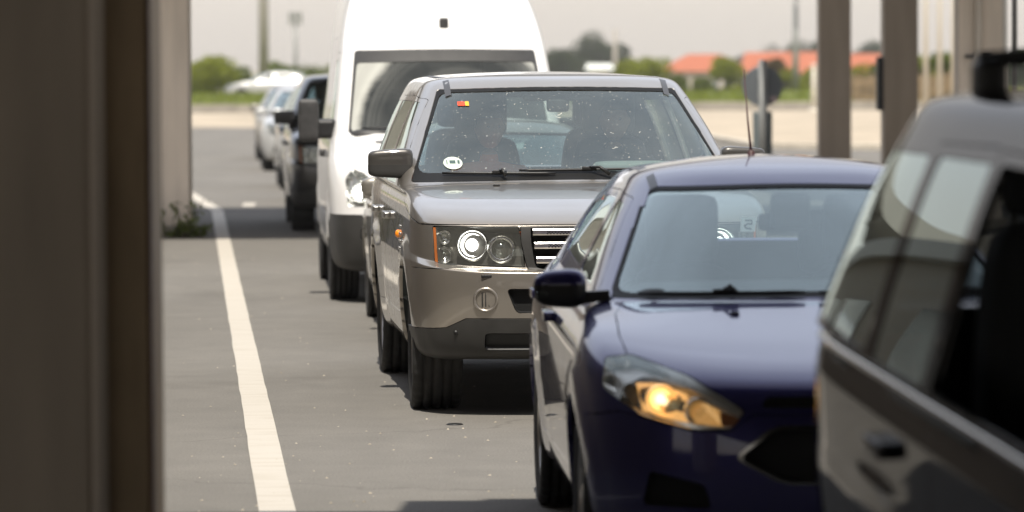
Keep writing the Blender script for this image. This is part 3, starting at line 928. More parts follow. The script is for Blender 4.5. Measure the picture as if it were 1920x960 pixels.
def build_hatch(name, label, cat, loc, head, P, detail=2, group=None, zs=1.0, ws_=1.0, lamp_lit=False, plastic_mirror=False, L=1.0):
    root = thing(name, label, cat, loc, head, group)
    WB = 2.648; AR = .352; AZ = .322
    rows = [
        dict(w=.76, yf=-.66, yr=3.36, fs=.30, zf=.19, z1=.20, z2=.20, zr=.26),
        dict(w=.855, yf=-.80, yr=3.42, fs=.36, zf=.20, z1=.21, z2=.21, zr=.27),
        dict(w=.885, yf=-.87, yr=3.46, fs=.38, zf=.30, z1=.30, z2=.30, zr=.36),
        dict(w=.90, yf=-.89, yr=3.48, fs=.40, zf=.45, z1=.46, z2=.46, zr=.50),
        dict(w=.912, yf=-.885, yr=3.48, fs=.41, zf=.58, z1=.60, z2=.62, zr=.64),
        dict(w=.912, yf=-.865, yr=3.47, fs=.42, zf=.69, z1=.73, z2=.76, zr=.78),
        dict(w=.905, yf=-.82, yr=3.45, fs=.42, zf=.755, z1=.82, z2=.86, zr=.90),
        dict(w=.885, yf=-.72, yr=3.43, fs=.38, zf=.805, z1=.875, z2=.925, zr=.98),
        dict(w=.86, yf=-.45, yr=3.41, fs=.26, zf=.865, z1=.915, z2=.965, zr=1.02),
        dict(w=.835, yf=-.10, yr=3.39, fs=.18, zf=.925, z1=.945, z2=1.0, zr=1.04),
        dict(w=.805, yf=.24, yr=3.37, fs=.30, zf=.985, z1=.965, z2=1.03, zr=1.05, c=.18, rep=2),
        dict(w=.785, yf=.33, yr=3.35, fs=.33, zf=1.025, z1=1.01, z2=1.065, zr=1.08, c=.18),
        dict(w=.68, yf=.78, yr=3.20, fs=.34, zf=1.245, z1=1.235, z2=1.25, zr=1.24, c=.18),
        dict(w=.60, yf=1.10, yr=3.02, fs=.33, zf=1.375, z1=1.36, z2=1.36, zr=1.35, c=.18),
        dict(w=.57, yf=1.20, yr=2.94, fs=.32, zf=1.415, z1=1.402, z2=1.40, zr=1.395, c=.18),
        dict(w=.50, yf=1.32, yr=2.88, fs=.26, zf=1.448, z1=1.44, z2=1.432, zr=1.42, c=.18),
        dict(w=.26, yf=1.6, yr=2.75, fs=.12, zf=1.478, z1=1.472, z2=1.455, zr=1.44),
        dict(w=0.0, yf=1.75, yr=2.65, fs=0, zf=1.485, z1=1.48, z2=1.465, zr=1.45),
    ]
    for r in rows:
        r['w'] *= ws_ * 1.004
        for q in ('zf', 'z1', 'z2', 'zr'):
            r[q] *= 1 + (zs - 1) * min(1, max(0, (r[q] - .2) / .8))
    Z = lambda z: z * (1 + (zs - 1) * min(1, max(0, (z - .2) / .8)))
    X = lambda x: x * ws_
    k = 6 if detail > 1 else 4
    sk = Skin(rows, [(0, AZ, AR), (WB, AZ, AR)], ku=k, kv=k, bulge=.012)
    frn = lambda f: f.calc_center_median().y < 0 and f.normal.y < -.12
    sideP = lambda f: abs(f.normal.x) > .4
    T = lambda pts: [(X(a), Z(b)) for a, b in pts]
    TS = lambda pts: [(a, Z(b)) for a, b in pts]
    # headlamps
    lamp = rr_poly(T([(-.845, .73), (-.83, .83), (-.74, .842), (-.56, .782), (-.385, .672), (-.43, .612), (-.56, .607), (-.72, .645)]), .02)
    bump = [(-1, .15), (-1, .60), (-.80, .655), (-.72, .640), (-.56, .602), (-.43, .607), (-.36, .66), (.36, .66), (.43, .607), (.56, .602), (.72, .640), (.80, .655), (1, .60), (1, .15)]
    sk.cut(T(bump), 'xz', lambda f: f.calc_center_median().y < -.355, 2)
    hood = [(-.40, -.84), (.40, -.84), (.62, -.74), (.75, -.50), (.765, -.2), (.75, .2), (.70, .44), (.4, .30), (0, .25), (-.4, .30), (-.70, .44), (-.75, .2), (-.765, -.2), (-.75, -.50), (-.62, -.74)]
    sk.cut([(X(a), b) for a, b in hood], 'xy', lambda f: f.calc_center_median().z > Z(.735) and f.normal.z > .3, 3)
    sk.cut(lamp, 'xz', frn, 4); sk.cut(mirror_poly(lamp), 'xz', frn, 5)
    go = rr_poly(T([(-.43, .515), (-.29, .625), (.29, .625), (.43, .515), (.26, .425), (-.26, .425)]), .04)
    gi = rr_poly(T([(-.41, .515), (-.282, .616), (.282, .616), (.41, .515), (.253, .434), (-.253, .434)]), .035)
    sk.cut(go, 'xz', frn, 6); sk.cut(gi, 'xz', frn, 7)
    up = rr_poly(T([(-.33, .685), (-.31, .72), (.31, .72), (.33, .685)]), .01)
    sk.cut(up, 'xz', frn, 8)
    for s in (-1, 1):
        fg = rr_poly(T([(-.72, .34), (-.70, .46), (-.52, .42), (-.50, .34)]), .02)
        sk.cut(fg if s < 0 else mirror_poly(fg), 'xz', frn, 9)
    # doors
    sk.cut(rr_poly(TS([(.56, .36), (1.64, .36), (1.70, .95), (1.66, 1.345), (1.36, 1.33), (.82, 1.06), (.62, .93)]), .03), 'yz', sideP, 20)
    sk.cut(rr_poly(TS([(1.655, .36), (2.18, .36), (2.28, .62), (2.46, .76), (2.62, .80), (2.66, 1.30), (2.2, 1.345), (1.675, 1.35), (1.715, .95)]), .03), 'yz', sideP, 21)
    sk.cut(rr_poly(TS([(.98, 1.01), (1.63, 1.045), (1.615, 1.315), (1.40, 1.305)]), .03), 'yz', sideP, 22)
    sk.cut(rr_poly(TS([(1.745, 1.05), (2.60, 1.085), (2.60, 1.27), (2.2, 1.315), (1.735, 1.32)]), .03), 'yz', sideP, 23)
    wp = lambda f: f.normal.y < -.25 and .1 < f.calc_center_median().y < 1.7 and f.calc_center_median().z > Z(.97)
    sk.cut(rr_poly(T([(-.745, .985), (-.545, 1.372), (0, 1.39), (.545, 1.372), (.745, .985), (0, 1.0)]), [.02, .03, .3, .03, .02, .3]), 'xz', wp, 30)
    sk.cut(rr_poly(T([(-.722, 1.005), (-.538, 1.358), (0, 1.377), (.538, 1.358), (.722, 1.005), (0, 1.02)]), [.05, .04, .3, .04, .05, .3]), 'xz', wp, 31)
    rp = lambda f: f.normal.y > .2 and f.calc_center_median().y > 2.6
    sk.cut(rr_poly(T([(-.62, 1.09), (-.48, 1.32), (.48, 1.32), (.62, 1.09)]), .06), 'xz', rp, 32)
    tl = rr_poly(TS([(3.12, .88), (3.5, .86), (3.5, 1.03), (3.22, 1.03)]), .02)
    sk.cut(tl, 'yz', lambda f: f.calc_center_median().y > 3.05 and abs(f.calc_center_median().x) > .5, 33)
    sk.extract(0, 'body', P, root)
    sk.extract(2, 'front_bumper', P, root)
    bon = sk.extract(3, 'bonnet', P, root, gap=.003)
    sk.extract(30, 'windscreen_surround', M['seal'], root, lip=.01)
    ws = sk.extract(31, 'windscreen', M['wind_clean'], root, gap=0, lip=0, off=-.004)
    rw = sk.extract(32, 'rear_window', M['window'], root, gap=0, lip=0, off=-.004)
    for s in (-1, 1):
        sk.extract(33, 'tail_light', M['red_lens'], root, sign=s)
        for pid, gid, hy, hz in ((20, 22, 1.50, .865), (21, 23, 2.50, .90)):
            d = sk.extract(pid, 'door', P, root, sign=s)
            sk.extract(gid, 'window', M['window'], d, gap=0, lip=0, off=-.003, sign=s)
            if detail > 0:
                h0, n0 = sk.side(hy, Z(hz), s)
                bm = rounded_block(tuple(h0 + Vector((s * .02, 0, 0))), (.045, .22, .04)); bm_link(bm, 'door_handle', P, d)
        sk.extract(9, 'fog_light_recess', M['under'], root, off=-.03, lip=-.03, sign=s)
    gr = sk.extract(6, 'grille_surround', M['dark_chrome'], root, gap=0, lip=.02, off=.004)
    sk.extract(7, 'grille', M['under'], root, off=-.05, lip=-.05)
    sk.extract(8, 'upper_grille', M['under'], root, off=-.02, lip=-.02)
    for pid, s in ((4, -1), (5, 1)):
        hl = sk.extract(pid, 'headlight', M['lamp_glass'], root, lip=0, off=-.001)
        sk.extract(pid, 'lamp_housing', M['lamp_chrome'] if lamp_lit else M['lamp_dark'], hl, off=-.05, lip=-.05)
        if detail > 1:
            # bright brow, lit main reflector, second bowl, amber corner
            for (x, z, r, lit) in ((.655, .70, .048, M['halogen_hot']), (.535, .667, .045, None)):
                p, n = sk.front(s * x, z)
                lamp_bowl(hl, 'lamp', (s * x, p.y + .03, z), r, (M['lit_reflector'] if lit else M['lamp_chrome'], M['lens']), lit, bs=.6 if lit else 1.0)
            def patch(pts, nm, mat, off):
                vs = []
                for a, b in pts:
                    p, n = sk.front(s * a, b); vs.append(p + n * off)
                if s > 0: vs = vs[::-1]
                m2 = MB(); m2.poly(vs); m2.build(nm, mat, hl)
            patch([(.745, .668), (.757, .775), (.68, .785), (.585, .748), (.575, .632), (.65, .642)], 'reflector', M['lit_reflector'], -.044)
            patch([(.57, .63), (.578, .735), (.50, .70), (.475, .68), (.47, .625)], 'reflector', M['dim_reflector'], -.042)
            strip_patch(sk, [(.838, .755), (.825, .822), (.74, .834), (.65, .808), (.56, .776), (.47, .722), (.40, .678)], [(.80, .68), (.775, .745), (.72, .775), (.65, .778), (.57, .75), (.48, .697), (.43, .665)], s, -.004, 'brow', M['brow'], hl, off0=-.046)
            patch([(.47, .625), (.475, .672), (.425, .66), (.405, .645), (.43, .625)], 'indicator', M['amber'], -.02)
    if detail > 1:
        for s in (-1, 1):
            roof_strip(root, sk, s * .515, (1.32, 1.335, 1.35, 1.37, 1.42, 1.5, 1.9, 2.4, 2.7), .03, M['channel'])
    rimr = .215
    for s in (-1, 1):
        for y in (0, WB):
            make_wheel(root, s * .795 * ws_, y, .322, .21, rimr, s, 5, lite=detail < 2)
            arch_liner(root, s * .66 * ws_, y, AZ + .005, AR + .014, s, .2, .15)
    mb = MB(); mb.box((0, 1.3, .30), (1.0, 3.9, .14)); mb.box((0, 1.3, .31), (1.55, 1.75, .12)); mb.build('underbody', M['under'], root)
    for s in (-1, 1):
        make_mirror(root, s, .845 * ws_, 1.01 * ws_, .56, Z(1.02), .155, .13, P, M['plastic_dark'] if detail > 1 else P, split=.6 if detail > 1 else .1, signal=detail > 1)
    bm = rounded_block((0, .72, Z(.93)), (1.36, .62, .2)); bm_link(bm, 'dashboard', M['dash'], root)
    mb = MB(); mb.box((0, 1.75, .40), (1.4, 2.9, .08)); mb.build('cabin_floor', M['under'], root)
    for x in (-.36, .36): make_seat(root, x, 1.38, Z(.36), M['fabric_dark'], w=.47)
    for x in (-.36, .36): make_seat(root, x, 2.16, Z(.27), M['fabric_dark'])
    return root, sk, dict(ws=ws, rw=rw, bonnet=bon)

def build_van(name, label, cat, loc, head, P):
    root = thing(name, label, cat, loc, head)
    WB = 3.25; AR = .40; AZ = .345
    rows = [
        dict(w=.82, yf=-.80, yr=4.2, fs=.2, zf=.24, z1=.26, z2=.30, zr=.36),
        dict(w=.92, yf=-.93, yr=4.3, fs=.26, zf=.25, z1=.27, z2=.31, zr=.37),
        dict(w=.95, yf=-.99, yr=4.32, fs=.28, zf=.38, z1=.40, z2=.42, zr=.44),
        dict(w=.965, yf=-1.0, yr=4.33, fs=.28, zf=.55, z1=.56, z2=.56, zr=.56),
        dict(w=.97, yf=-.97, yr=4.33, fs=.28, zf=.69, z1=.70, z2=.72, zr=.72, rep=2),
        dict(w=.972, yf=-.95, yr=4.33, fs=.28, zf=.86, z1=.88, z2=.90, zr=.90),
        dict(w=.975, yf=-.90, yr=4.33, fs=.28, zf=1.0, z1=1.02, z2=1.04, zr=1.04),
        dict(w=.965, yf=-.78, yr=4.33, fs=.24, zf=1.10, z1=1.14, z2=1.18, zr=1.18),
        dict(w=.945, yf=-.50, yr=4.33, fs=.16, zf=1.21, z1=1.24, z2=1.28, zr=1.28),
        dict(w=.93, yf=-.22, yr=4.33, fs=.20, zf=1.30, z1=1.30, z2=1.36, zr=1.36, c=.14, rep=2),
        dict(w=.915, yf=-.15, yr=4.33, fs=.22, zf=1.36, z1=1.38, z2=1.44, zr=1.44, c=.14),
        dict(w=.875, yf=.15, yr=4.32, fs=.22, zf=1.68, z1=1.70, z2=1.72, zr=1.72, c=.14),
        dict(w=.845, yf=.42, yr=4.30, fs=.22, zf=1.97, z1=1.98, z2=2.0, zr=2.0, c=.14),
        dict(w=.835, yf=.52, yr=4.29, fs=.24, zf=2.06, z1=2.08, z2=2.10, zr=2.10, c=.14),
        dict(w=.795, yf=.78, yr=4.27, fs=.30, zf=2.28, z1=2.32, z2=2.36, zr=2.36, c=.2),
        dict(w=.725, yf=1.05, yr=4.25, fs=.34, zf=2.46, z1=2.52, z2=2.56, zr=2.56, c=.2),
        dict(w=.61, yf=1.30, yr=4.22, fs=.34, zf=2.58, z1=2.65, z2=2.70, zr=2.69, c=.2),
        dict(w=.40, yf=1.75, yr=4.0, fs=.2, zf=2.69, z1=2.71, z2=2.76, zr=2.75),
        dict(w=0.0, yf=2.1, yr=3.8, fs=0, zf=2.73, z1=2.74, z2=2.78, zr=2.77),
    ]
    for r in rows: r['w'] *= 1.006
    sk = Skin(rows, [(0, AZ, AR), (WB, AZ, AR)], ku=5, kv=5, bulge=.012)
    frn = lambda f: f.calc_center_median().y < -.1 and f.normal.y < -.15
    sideP = lambda f: abs(f.normal.x) > .5
    sk.cut([(-1.2, .15), (-.36, .15), (-.36, .40), (-.40, .70), (-1.2, .70)], 'yz', lambda f: f.calc_center_median().y < -.3, 2)
    lamp = rr_poly([(-.84, .76), (-.855, .98), (-.80, 1.06), (-.70, 1.02), (-.56, .86), (-.60, .77)], .03)
    sk.cut(lamp, 'xz', frn, 3); sk.cut(mirror_poly(lamp), 'xz', frn, 4)
    gr = rr_poly([(-.46, .78), (-.40, .99), (.40, .99), (.46, .78)], .04)
    sk.cut(gr, 'xz', frn, 5)
    for s in (-1, 1):
        fg = rr_poly([(-.74, .50), (-.74, .60), (-.50, .60), (-.50, .48)], .03)
        sk.cut(fg if s < 0 else mirror_poly(fg), 'xz', frn, 6)
    sk.cut(rr_poly([(-.55, .40), (-.55, .58), (.55, .58), (.55, .40)], .04), 'xz', frn, 7)
    hood = [(-.44, -.94), (.44, -.94), (.70, -.75), (.80, -.45), (.78, -.12), (.4, -.22), (0, -.25), (-.4, -.22), (-.78, -.12), (-.80, -.45), (-.70, -.75)]
    sk.cut(hood, 'xy', lambda f: f.calc_center_median().z > 1.0 and f.normal.z > .35 and f.calc_center_median().z < 1.4, 8)
    sk.cut(rr_poly([(.10, .48), (1.25, .48), (1.25, 1.98), (.72, 1.97), (.16, 1.40)], .04), 'yz', sideP, 20)
    sk.cut(rr_poly([(.34, 1.36), (1.18, 1.36), (1.18, 1.92), (.76, 1.90)], .05), 'yz', sideP, 22)
    sk.cut(rr_poly([(1.35, .48), (2.70, .48), (2.70, 2.1), (1.35, 2.1)], .04), 'yz', lambda f: sideP(f) and f.calc_center_median().x < 0, 21)
    wp = lambda f: f.normal.y < -.2 and -.35 < f.calc_center_median().y < .9
    sk.cut(rr_poly([(-.81, 1.325), (-.735, 1.99), (0, 2.0), (.735, 1.99), (.81, 1.325), (0, 1.32)], [.03, .03, .3, .03, .03, .3]), 'xz', wp, 30)
    sk.cut(rr_poly([(-.79, 1.345), (-.72, 1.89), (0, 1.90), (.72, 1.89), (.79, 1.345), (0, 1.34)], [.04, .03, .3, .03, .04, .3]), 'xz', wp, 31)
    sk.extract(0, 'body', P, root)
    sk.extract(2, 'front_bumper', M['plastic_grey'], root)
    sk.extract(5, 'grille', M['plastic'], root, off=-.02, lip=-.02)
    for s in (-1, 1): sk.extract(6, 'fog_light_recess', M['under'], root, off=-.03, lip=-.03, sign=s)
    sk.extract(7, 'lower_grille', M['under'], root, off=-.03, lip=-.03)
    bon = sk.extract(8, 'bonnet', P, root, gap=.004)
    sk.extract(30, 'windscreen_surround', M['plastic_grey'], root, lip=.01)
    ws = sk.extract(31, 'windscreen', M['wind_van'], root, gap=0, lip=0, off=-.004)
    sl = sk.extract(21, 'sliding_door', P, root)
    for s in (-1, 1):
        d = sk.extract(20, 'door', P, root, sign=s)
        sk.extract(22, 'window', M['window'], d, gap=0, lip=0, off=-.003, sign=s)
        h0, _ = sk.side(1.1, 1.15, s)
        bm = rounded_block(tuple(h0 + Vector((s * .02, 0, 0))), (.05, .2, .06)); bm_link(bm, 'door_handle', M['plastic'], d)
        hl = sk.extract(3 if s < 0 else 4, 'headlight', M['lamp_glass'], root, lip=0)
        sk.extract(3 if s < 0 else 4, 'lamp_housing', M['lamp_chrome'], hl, off=-.08, lip=-.08)
        for x, z, r, lit in ((.735, .87, .085, M['xenon'] if s < 0 else M['xenon']), (.73, .985, .045, None)):
            p, n = sk.front(s * x, z)
            lamp_bowl(hl, 'lamp', (s * x, p.y + .05, z), r * .85, (M['lamp_chrome'], M['lens']), lit)
        # mirror: tall black two-piece housing on an arm
        bm = rounded_block((s * 1.12, .20, 1.43), (.165, .13, .345))
        o = bm_link(bm, 'wing_mirror', M['plastic'], root)
        mb = MB(); mb.box((s * 1.01, .24, 1.36), (.22, .09, .16), .03); mb.build('mirror_arm', M['plastic_dark'], o)
        for y in (0, WB):
            make_wheel(root, s * .85, y, .345, .235, .205, s, 6, lite=True, rim_mat=M['steel'])
            arch_liner(root, s * .70, y, AZ + .005, AR + .014, s, .2, .15)
    mb = MB(); mb.box((0, 1.6, .40), (1.0, 5.0, .2)); mb.box((0, 1.62, .40), (1.8, 2.2, .18)); mb.build('underbody', M['under'], root)
    # vent slot strip at the base of the windscreen
    mb = MB()
    pts = [sk.top(x, -.43 + .10 * (abs(x) / .55) ** 2)[0] + Vector((0, 0, .004)) for x in np.linspace(-.60, .60, 13)]
    mb.tube(pts, [.010] + [.021] * 11 + [.010], 6); mb.build('air_vent', M['plastic'], root)
    wiper(root, sk, (-.70, 1.355), (-.05, 1.362), (-.36, 1.335), M['plastic_dark'])
    wiper(root, sk, (.0, 1.362), (.66, 1.36), (.3, 1.335), M['plastic_dark'])
    # marker lamp on the high roof
    p, n = sk.front(0.0, 2.19)
    bm = rounded_block(tuple(p), (.075, .06, .13)); bm_link(bm, 'roof_marker', M['plastic'], root)
    bm = rounded_block((0, .25, 1.22), (1.66, .8, .3)); bm_link(bm, 'dashboard', M['plastic'], root)
    mb = MB(); mb.box((0, 1.55, 1.45), (1.5, .04, 1.3)); mb.build('bulkhead', M['plastic_grey'], root)
    for x in (-.5, .5): make_seat(root, x, .95, .95, M['fabric_dark'])
    make_steering(root, .5, .50, 1.36, M['plastic_dark'])
    return root, sk

# ------------------------------------------------------------------ people
def build_person(name, label, loc, rz, shirt, arms_to, scale=1.0, turn=0.0, lean=0.0, hair_long=False):
    """seated adult. local: faces -Y, origin at the seat under the hips; arms_to: two hand points"""
    root_bm = None
    pts = {}
    V = []; E = []; RR = []
    def add(p, r, parent=None):
        V.append(p); RR.append(r)
        if parent is not None: E.append((parent, len(V) - 1))
        return len(V) - 1
    pel = add((0, 0, .10), (.155, .12))
    ab = add((0, .05, .26), (.145, .11), pel)
    ch = add((0, .08, .44), (.165, .115), ab)
    nk = add((0, .075, .575), (.062, .06), ch)
    nk2 = add((0, .055, .65), (.055, .056), nk)
    hands = []
    for s, hp in zip((-1, 1), arms_to):
        sh = add((s * .185, .075, .50), (.068, .068), ch)
        hp = Vector(hp)
        el = (Vector((s * .185, .075, .50)) + hp) / 2 + Vector((s * .07, .06, -.13))
        e = add(tuple(el), (.045, .045), sh)
        wpos = hp + (el - hp).normalized() * .07
        w = add(tuple(wpos), (.028, .034), e)
        pm = add(tuple(hp), (.026, .042), w)
        hands.append((hp, (hp - el).normalized(), s))
        for q, ln in zip((-1.2, -.4, .4, 1.2), (.062, .075, .08, .068)):
            sd = Vector((0, 0, 1)) * (q * .017)
            d = (hp - el).normalized()
            k = add(tuple(hp + d * .045 + sd), (.011, .011), pm)
            k2 = add(tuple(hp + d * (.045 + ln * .5) + sd + Vector((-s * .012, 0, 0))), (.0095, .0095), k)
            add(tuple(hp + d * (.04 + ln * .75) + sd + Vector((-s * .035, 0, 0))), (.008, .008), k2)
        t1 = add(tuple(hp + Vector((-s * .03, 0, .035))), (.012, .012), pm)
        add(tuple(hp + Vector((-s * .05, -.02, .05))), (.010, .010), t1)
        hipv = add((s * .10, -.10, .09), (.09, .09), pel)
        kn = add((s * .14, -.46, .13), (.062, .062), hipv)
        an = add((s * .14, -.62, -.26), (.045, .045), kn)
        add((s * .14, -.76, -.31), (.04, .035), an)
    me = bpy.data.meshes.new(name)
    me.from_pydata(V, E, [])
    o = bpy.data.objects.new(name, me); col.objects.link(o)
    md = o.modifiers.new('s', 'SKIN'); md.use_smooth_shade = True
    for i, sv in enumerate(me.skin_vertices[0].data):
        sv.radius = RR[i]; sv.use_root = (i == 0)
    o.modifiers.new('ss', 'SUBSURF').levels = 2
    o.modifiers['ss'].render_levels = 2
    dg = bpy.context.evaluated_depsgraph_get()
    m2 = bpy.data.meshes.new_from_object(o.evaluated_get(dg))
    bpy.data.objects.remove(o)
    bm = bmesh.new(); bm.from_mesh(m2)
    # head: shaped ball with brow, nose, chin, ears
    hb = bmesh.new()
    bmesh.ops.create_uvsphere(hb, u_segments=40, v_segments=28, radius=1.0)
    for v in hb.verts:
        x, y, z = v.co
        jaw = 1 - .20 * max(0, -z) ** 1.3
        px, py, pz = x * .078 * jaw, y * .098 * (1 - .08 * max(0, -z)), (z if z > 0 else -(abs(z) ** .85)) * .116
        px *= 1 + .12 * max(0, -z) * (1 - x * x); py -= .012 * max(0, -z) * max(0, -y)
        f = max(0, -y)
        nose = math.exp(-((x * .078) ** 2) / (2 * .011 ** 2)) * math.exp(-((pz + .008) ** 2) / (2 * .02 ** 2)) * f
        py -= .028 * nose
        py -= .009 * math.exp(-((pz - .033) ** 2) / (2 * .010 ** 2)) * f * (abs(x) < .7)
        for ex in (-.032, .032):
            py += .011 * math.exp(-((px - ex) ** 2) / (2 * .012 ** 2) - ((pz - .014) ** 2) / (2 * .009 ** 2)) * f
        py -= .006 * math.exp(-((pz + .052) ** 2) / (2 * .008 ** 2) - (px ** 2) / (2 * .022 ** 2)) * f
        py += .004 * math.exp(-((pz + .052) ** 2) / (2 * .0022 ** 2) - (px ** 2) / (2 * .02 ** 2)) * f
        py -= .010 * math.exp(-((pz + .095) ** 2) / (2 * .014 ** 2) - (px ** 2) / (2 * .022 ** 2)) * f
        ear = math.exp(-((pz - .002) ** 2) / (2 * .02 ** 2) - ((py - .005) ** 2) / (2 * .014 ** 2))
        px += math.copysign(.016 * ear, x) if abs(x) > .6 else 0
        v.co = (px, py, pz)
    mt = Matrix.Translation((0, .03, .765)) @ Matrix.Rotation(turn, 4, 'Z') @ Matrix.Rotation(lean, 4, 'X')
    hb.transform(mt)
    tmp = bpy.data.meshes.new('t'); hb.to_mesh(tmp); hb.free()
    for p in tmp.polygons: p.use_smooth = True
    bm.from_mesh(tmp)
    for f in bm.faces:
        f.smooth = True
        c = f.calc_center_median()
        near = min((c - hp).length for hp, d, s in hands)
        f.material_index = 0 if (c.z > .615 or near < .125) else 1
        if c.z < .16 and c.y < -.02: f.material_index = 2
    me = bpy.data.meshes.new(name); bm.to_mesh(me); bm.free()
    o = link_mesh(name, me, [M['skin'], shirt, M['fabric_dark']])
    o.location = loc; o.rotation_euler = (0, 0, rz)
    tag(o, label, 'person')
    hm = MB()
    bmesh.ops.create_uvsphere(hm.bm, u_segments=32, v_segments=20, radius=1.0)
    for v in list(hm.bm.verts):
        x, y, z = v.co
        lo = -.05 if not hair_long else -.9
        if z < lo or (y < -.35 and z < .42 - .1 * abs(x)): hm.bm.verts.remove(v)
        else:
            v.co = (x * (.088 + .006 * math.sin(9 * z + 4 * x)), y * .108 + .006, z * .122 + .008)
    hm.bm.transform(mt)
    h = hm.build('hair', M['hair'], o)
    for p in h.data.polygons: p.use_smooth = True
    for ex in (-.032, .032):
        em = MB(); bmesh.ops.create_uvsphere(em.bm, u_segments=12, v_segments=8, radius=.0095)
        em.bm.transform(mt @ Matrix.Translation((ex, -.082, .014)))
        em.build('eye', M['eye'], o)
    return o
# ------------------------------------------------------------------ scene
setup_materials()
SUN_EL, SUN_AZ = 60.0, 3.0            # sun behind the camera, a little to its left
EXPO = 0.40

def camera():
    cd = bpy.data.cameras.new('camera'); co = bpy.data.objects.new('camera', cd); col.objects.link(co)
    cd.sensor_width = 36; cd.lens = 36 * 7800 / 1920
    cd.clip_end = 20000; cd.clip_start = .1
    co.location = (0, 0, 1.83)
    pitch = math.atan(350 / 7800)
    co.rotation_euler = (Euler((R(90) - pitch, 0, 0)).to_matrix() @ Matrix.Rotation(R(-.3), 3, 'Z')).to_euler()
    cd.dof.use_dof = True
    cd.dof.focus_distance = 22.0
    cd.dof.aperture_fstop = 2.9
    scene.camera = co
camera()

def lighting():
    w = bpy.data.worlds.new('World'); scene.world = w
    t = NT(w)
    out = t.n('ShaderNodeOutputWorld'); bg = t.n('ShaderNodeBackground'); bg.inputs[1].default_value = 0.105
    sk = t.n('ShaderNodeTexSky', sky_type='NISHITA'); sk.sun_disc = False
    sk.sun_elevation = R(SUN_EL); sk.sun_rotation = R(180 + SUN_AZ)
    sk.air_density = 1.2; sk.dust_density = 0.6; sk.ozone_density = 1.0
    hs = t.n('ShaderNodeHueSaturation'); hs.inputs['Saturation'].default_value = 0.42; hs.inputs['Value'].default_value = 1.0
    t.l(sk, 0, hs, 'Color')
    mx = t.n('ShaderNodeMix', data_type='RGBA', blend_type='MULTIPLY'); mx.inputs['Factor'].default_value = 1.0
    mx.inputs['B'].default_value = (1.04, .97, .93, 1)
    t.l(hs, 0, mx, 'A')
    # thin bright high cloud over the whole sky
    tc = t.n('ShaderNodeTexCoord'); mp = t.n('ShaderNodeMapping'); mp.inputs['Scale'].default_value = (1, 1, 2.5); t.l(tc, 'Generated', mp, 0)
    nz = t.n('ShaderNodeTexNoise'); nz.inputs['Scale'].default_value = 2.2; nz.inputs['Detail'].default_value = 5; t.l(mp, 0, nz, 'Vector')
    mr = t.n('ShaderNodeMapRange'); mr.inputs[1].default_value = .3; mr.inputs[2].default_value = .7; mr.inputs[3].default_value = .55; mr.inputs[4].default_value = 1.0; t.l(nz, 0, mr, 0)
    cl = t.n('ShaderNodeMix', data_type='RGBA')
    # unseen bright cloud bank added ahead, above the horizon, for reflections in glass and bonnets
    sx = t.n('ShaderNodeSeparateXYZ'); t.l(tc, 'Generated', sx, 0)
    e1 = t.n('ShaderNodeMapRange', interpolation_type='SMOOTHSTEP'); e1.inputs[1].default_value = .07; e1.inputs[2].default_value = .38; t.l(sx, 'Z', e1, 0)
    e2 = t.n('ShaderNodeMapRange', interpolation_type='SMOOTHSTEP'); e2.inputs[1].default_value = -.1; e2.inputs[2].default_value = .45; t.l(sx, 'Y', e2, 0)
    e3 = t.n('ShaderNodeMath', operation='MULTIPLY'); t.l(e1, 0, e3, 0); t.l(e2, 0, e3, 1)
    cc = t.n('ShaderNodeMix', data_type='RGBA'); cc.inputs['A'].default_value = (5.9, 5.45, 5.05, 1); cc.inputs['B'].default_value = (8.5, 9.3, 11.0, 1)
    t.l(e3, 0, cc, 'Factor'); t.l(cc, 'Result', cl, 'B')
    h1 = t.n('ShaderNodeMapRange', interpolation_type='SMOOTHSTEP'); h1.inputs[1].default_value = .08; h1.inputs[2].default_value = .5; h1.inputs[3].default_value = .8; h1.inputs[4].default_value = .12; t.l(sx, 'Z', h1, 0)
    h2 = t.n('ShaderNodeMath', operation='MAXIMUM'); t.l(h1, 0, h2, 0); t.l(e3, 0, h2, 1)
    h3 = t.n('ShaderNodeMath', operation='MULTIPLY'); t.l(h2, 0, h3, 0); t.l(mr, 0, h3, 1)
    t.l(h3, 0, cl, 'Factor'); t.l(mx, 'Result', cl, 'A'); t.l(cl, 'Result', bg, 0); t.l(bg, 0, out, 0)
    ld = bpy.data.lights.new('sun', 'SUN'); lo = bpy.data.objects.new('sun', ld); col.objects.link(lo)
    ld.energy = 4.4; ld.angle = R(.5); ld.color = (1.0, .94, .84)
    d = Vector((-math.sin(R(SUN_AZ)) * math.cos(R(SUN_EL)), -math.cos(R(SUN_AZ)) * math.cos(R(SUN_EL)), math.sin(R(SUN_EL))))
    lo.rotation_euler = d.to_track_quat('Z', 'Y').to_euler()
    lo.location = (0, -5, 30)
    vs = scene.view_settings
    scene.display_settings.display_device = 'sRGB'
    vs.view_transform = 'Standard'; vs.look = 'None'; vs.exposure = EXPO; vs.gamma = 1.0; vs.use_curve_mapping = False
    c = scene.cycles
    c.use_denoising = True
    c.max_bounces = 10; c.diffuse_bounces = 3; c.glossy_bounces = 4; c.transmission_bounces = 4; c.transparent_max_bounces = 16
    c.caustics_reflective = False; c.caustics_refractive = False
    c.sample_clamp_indirect = 6
lighting()

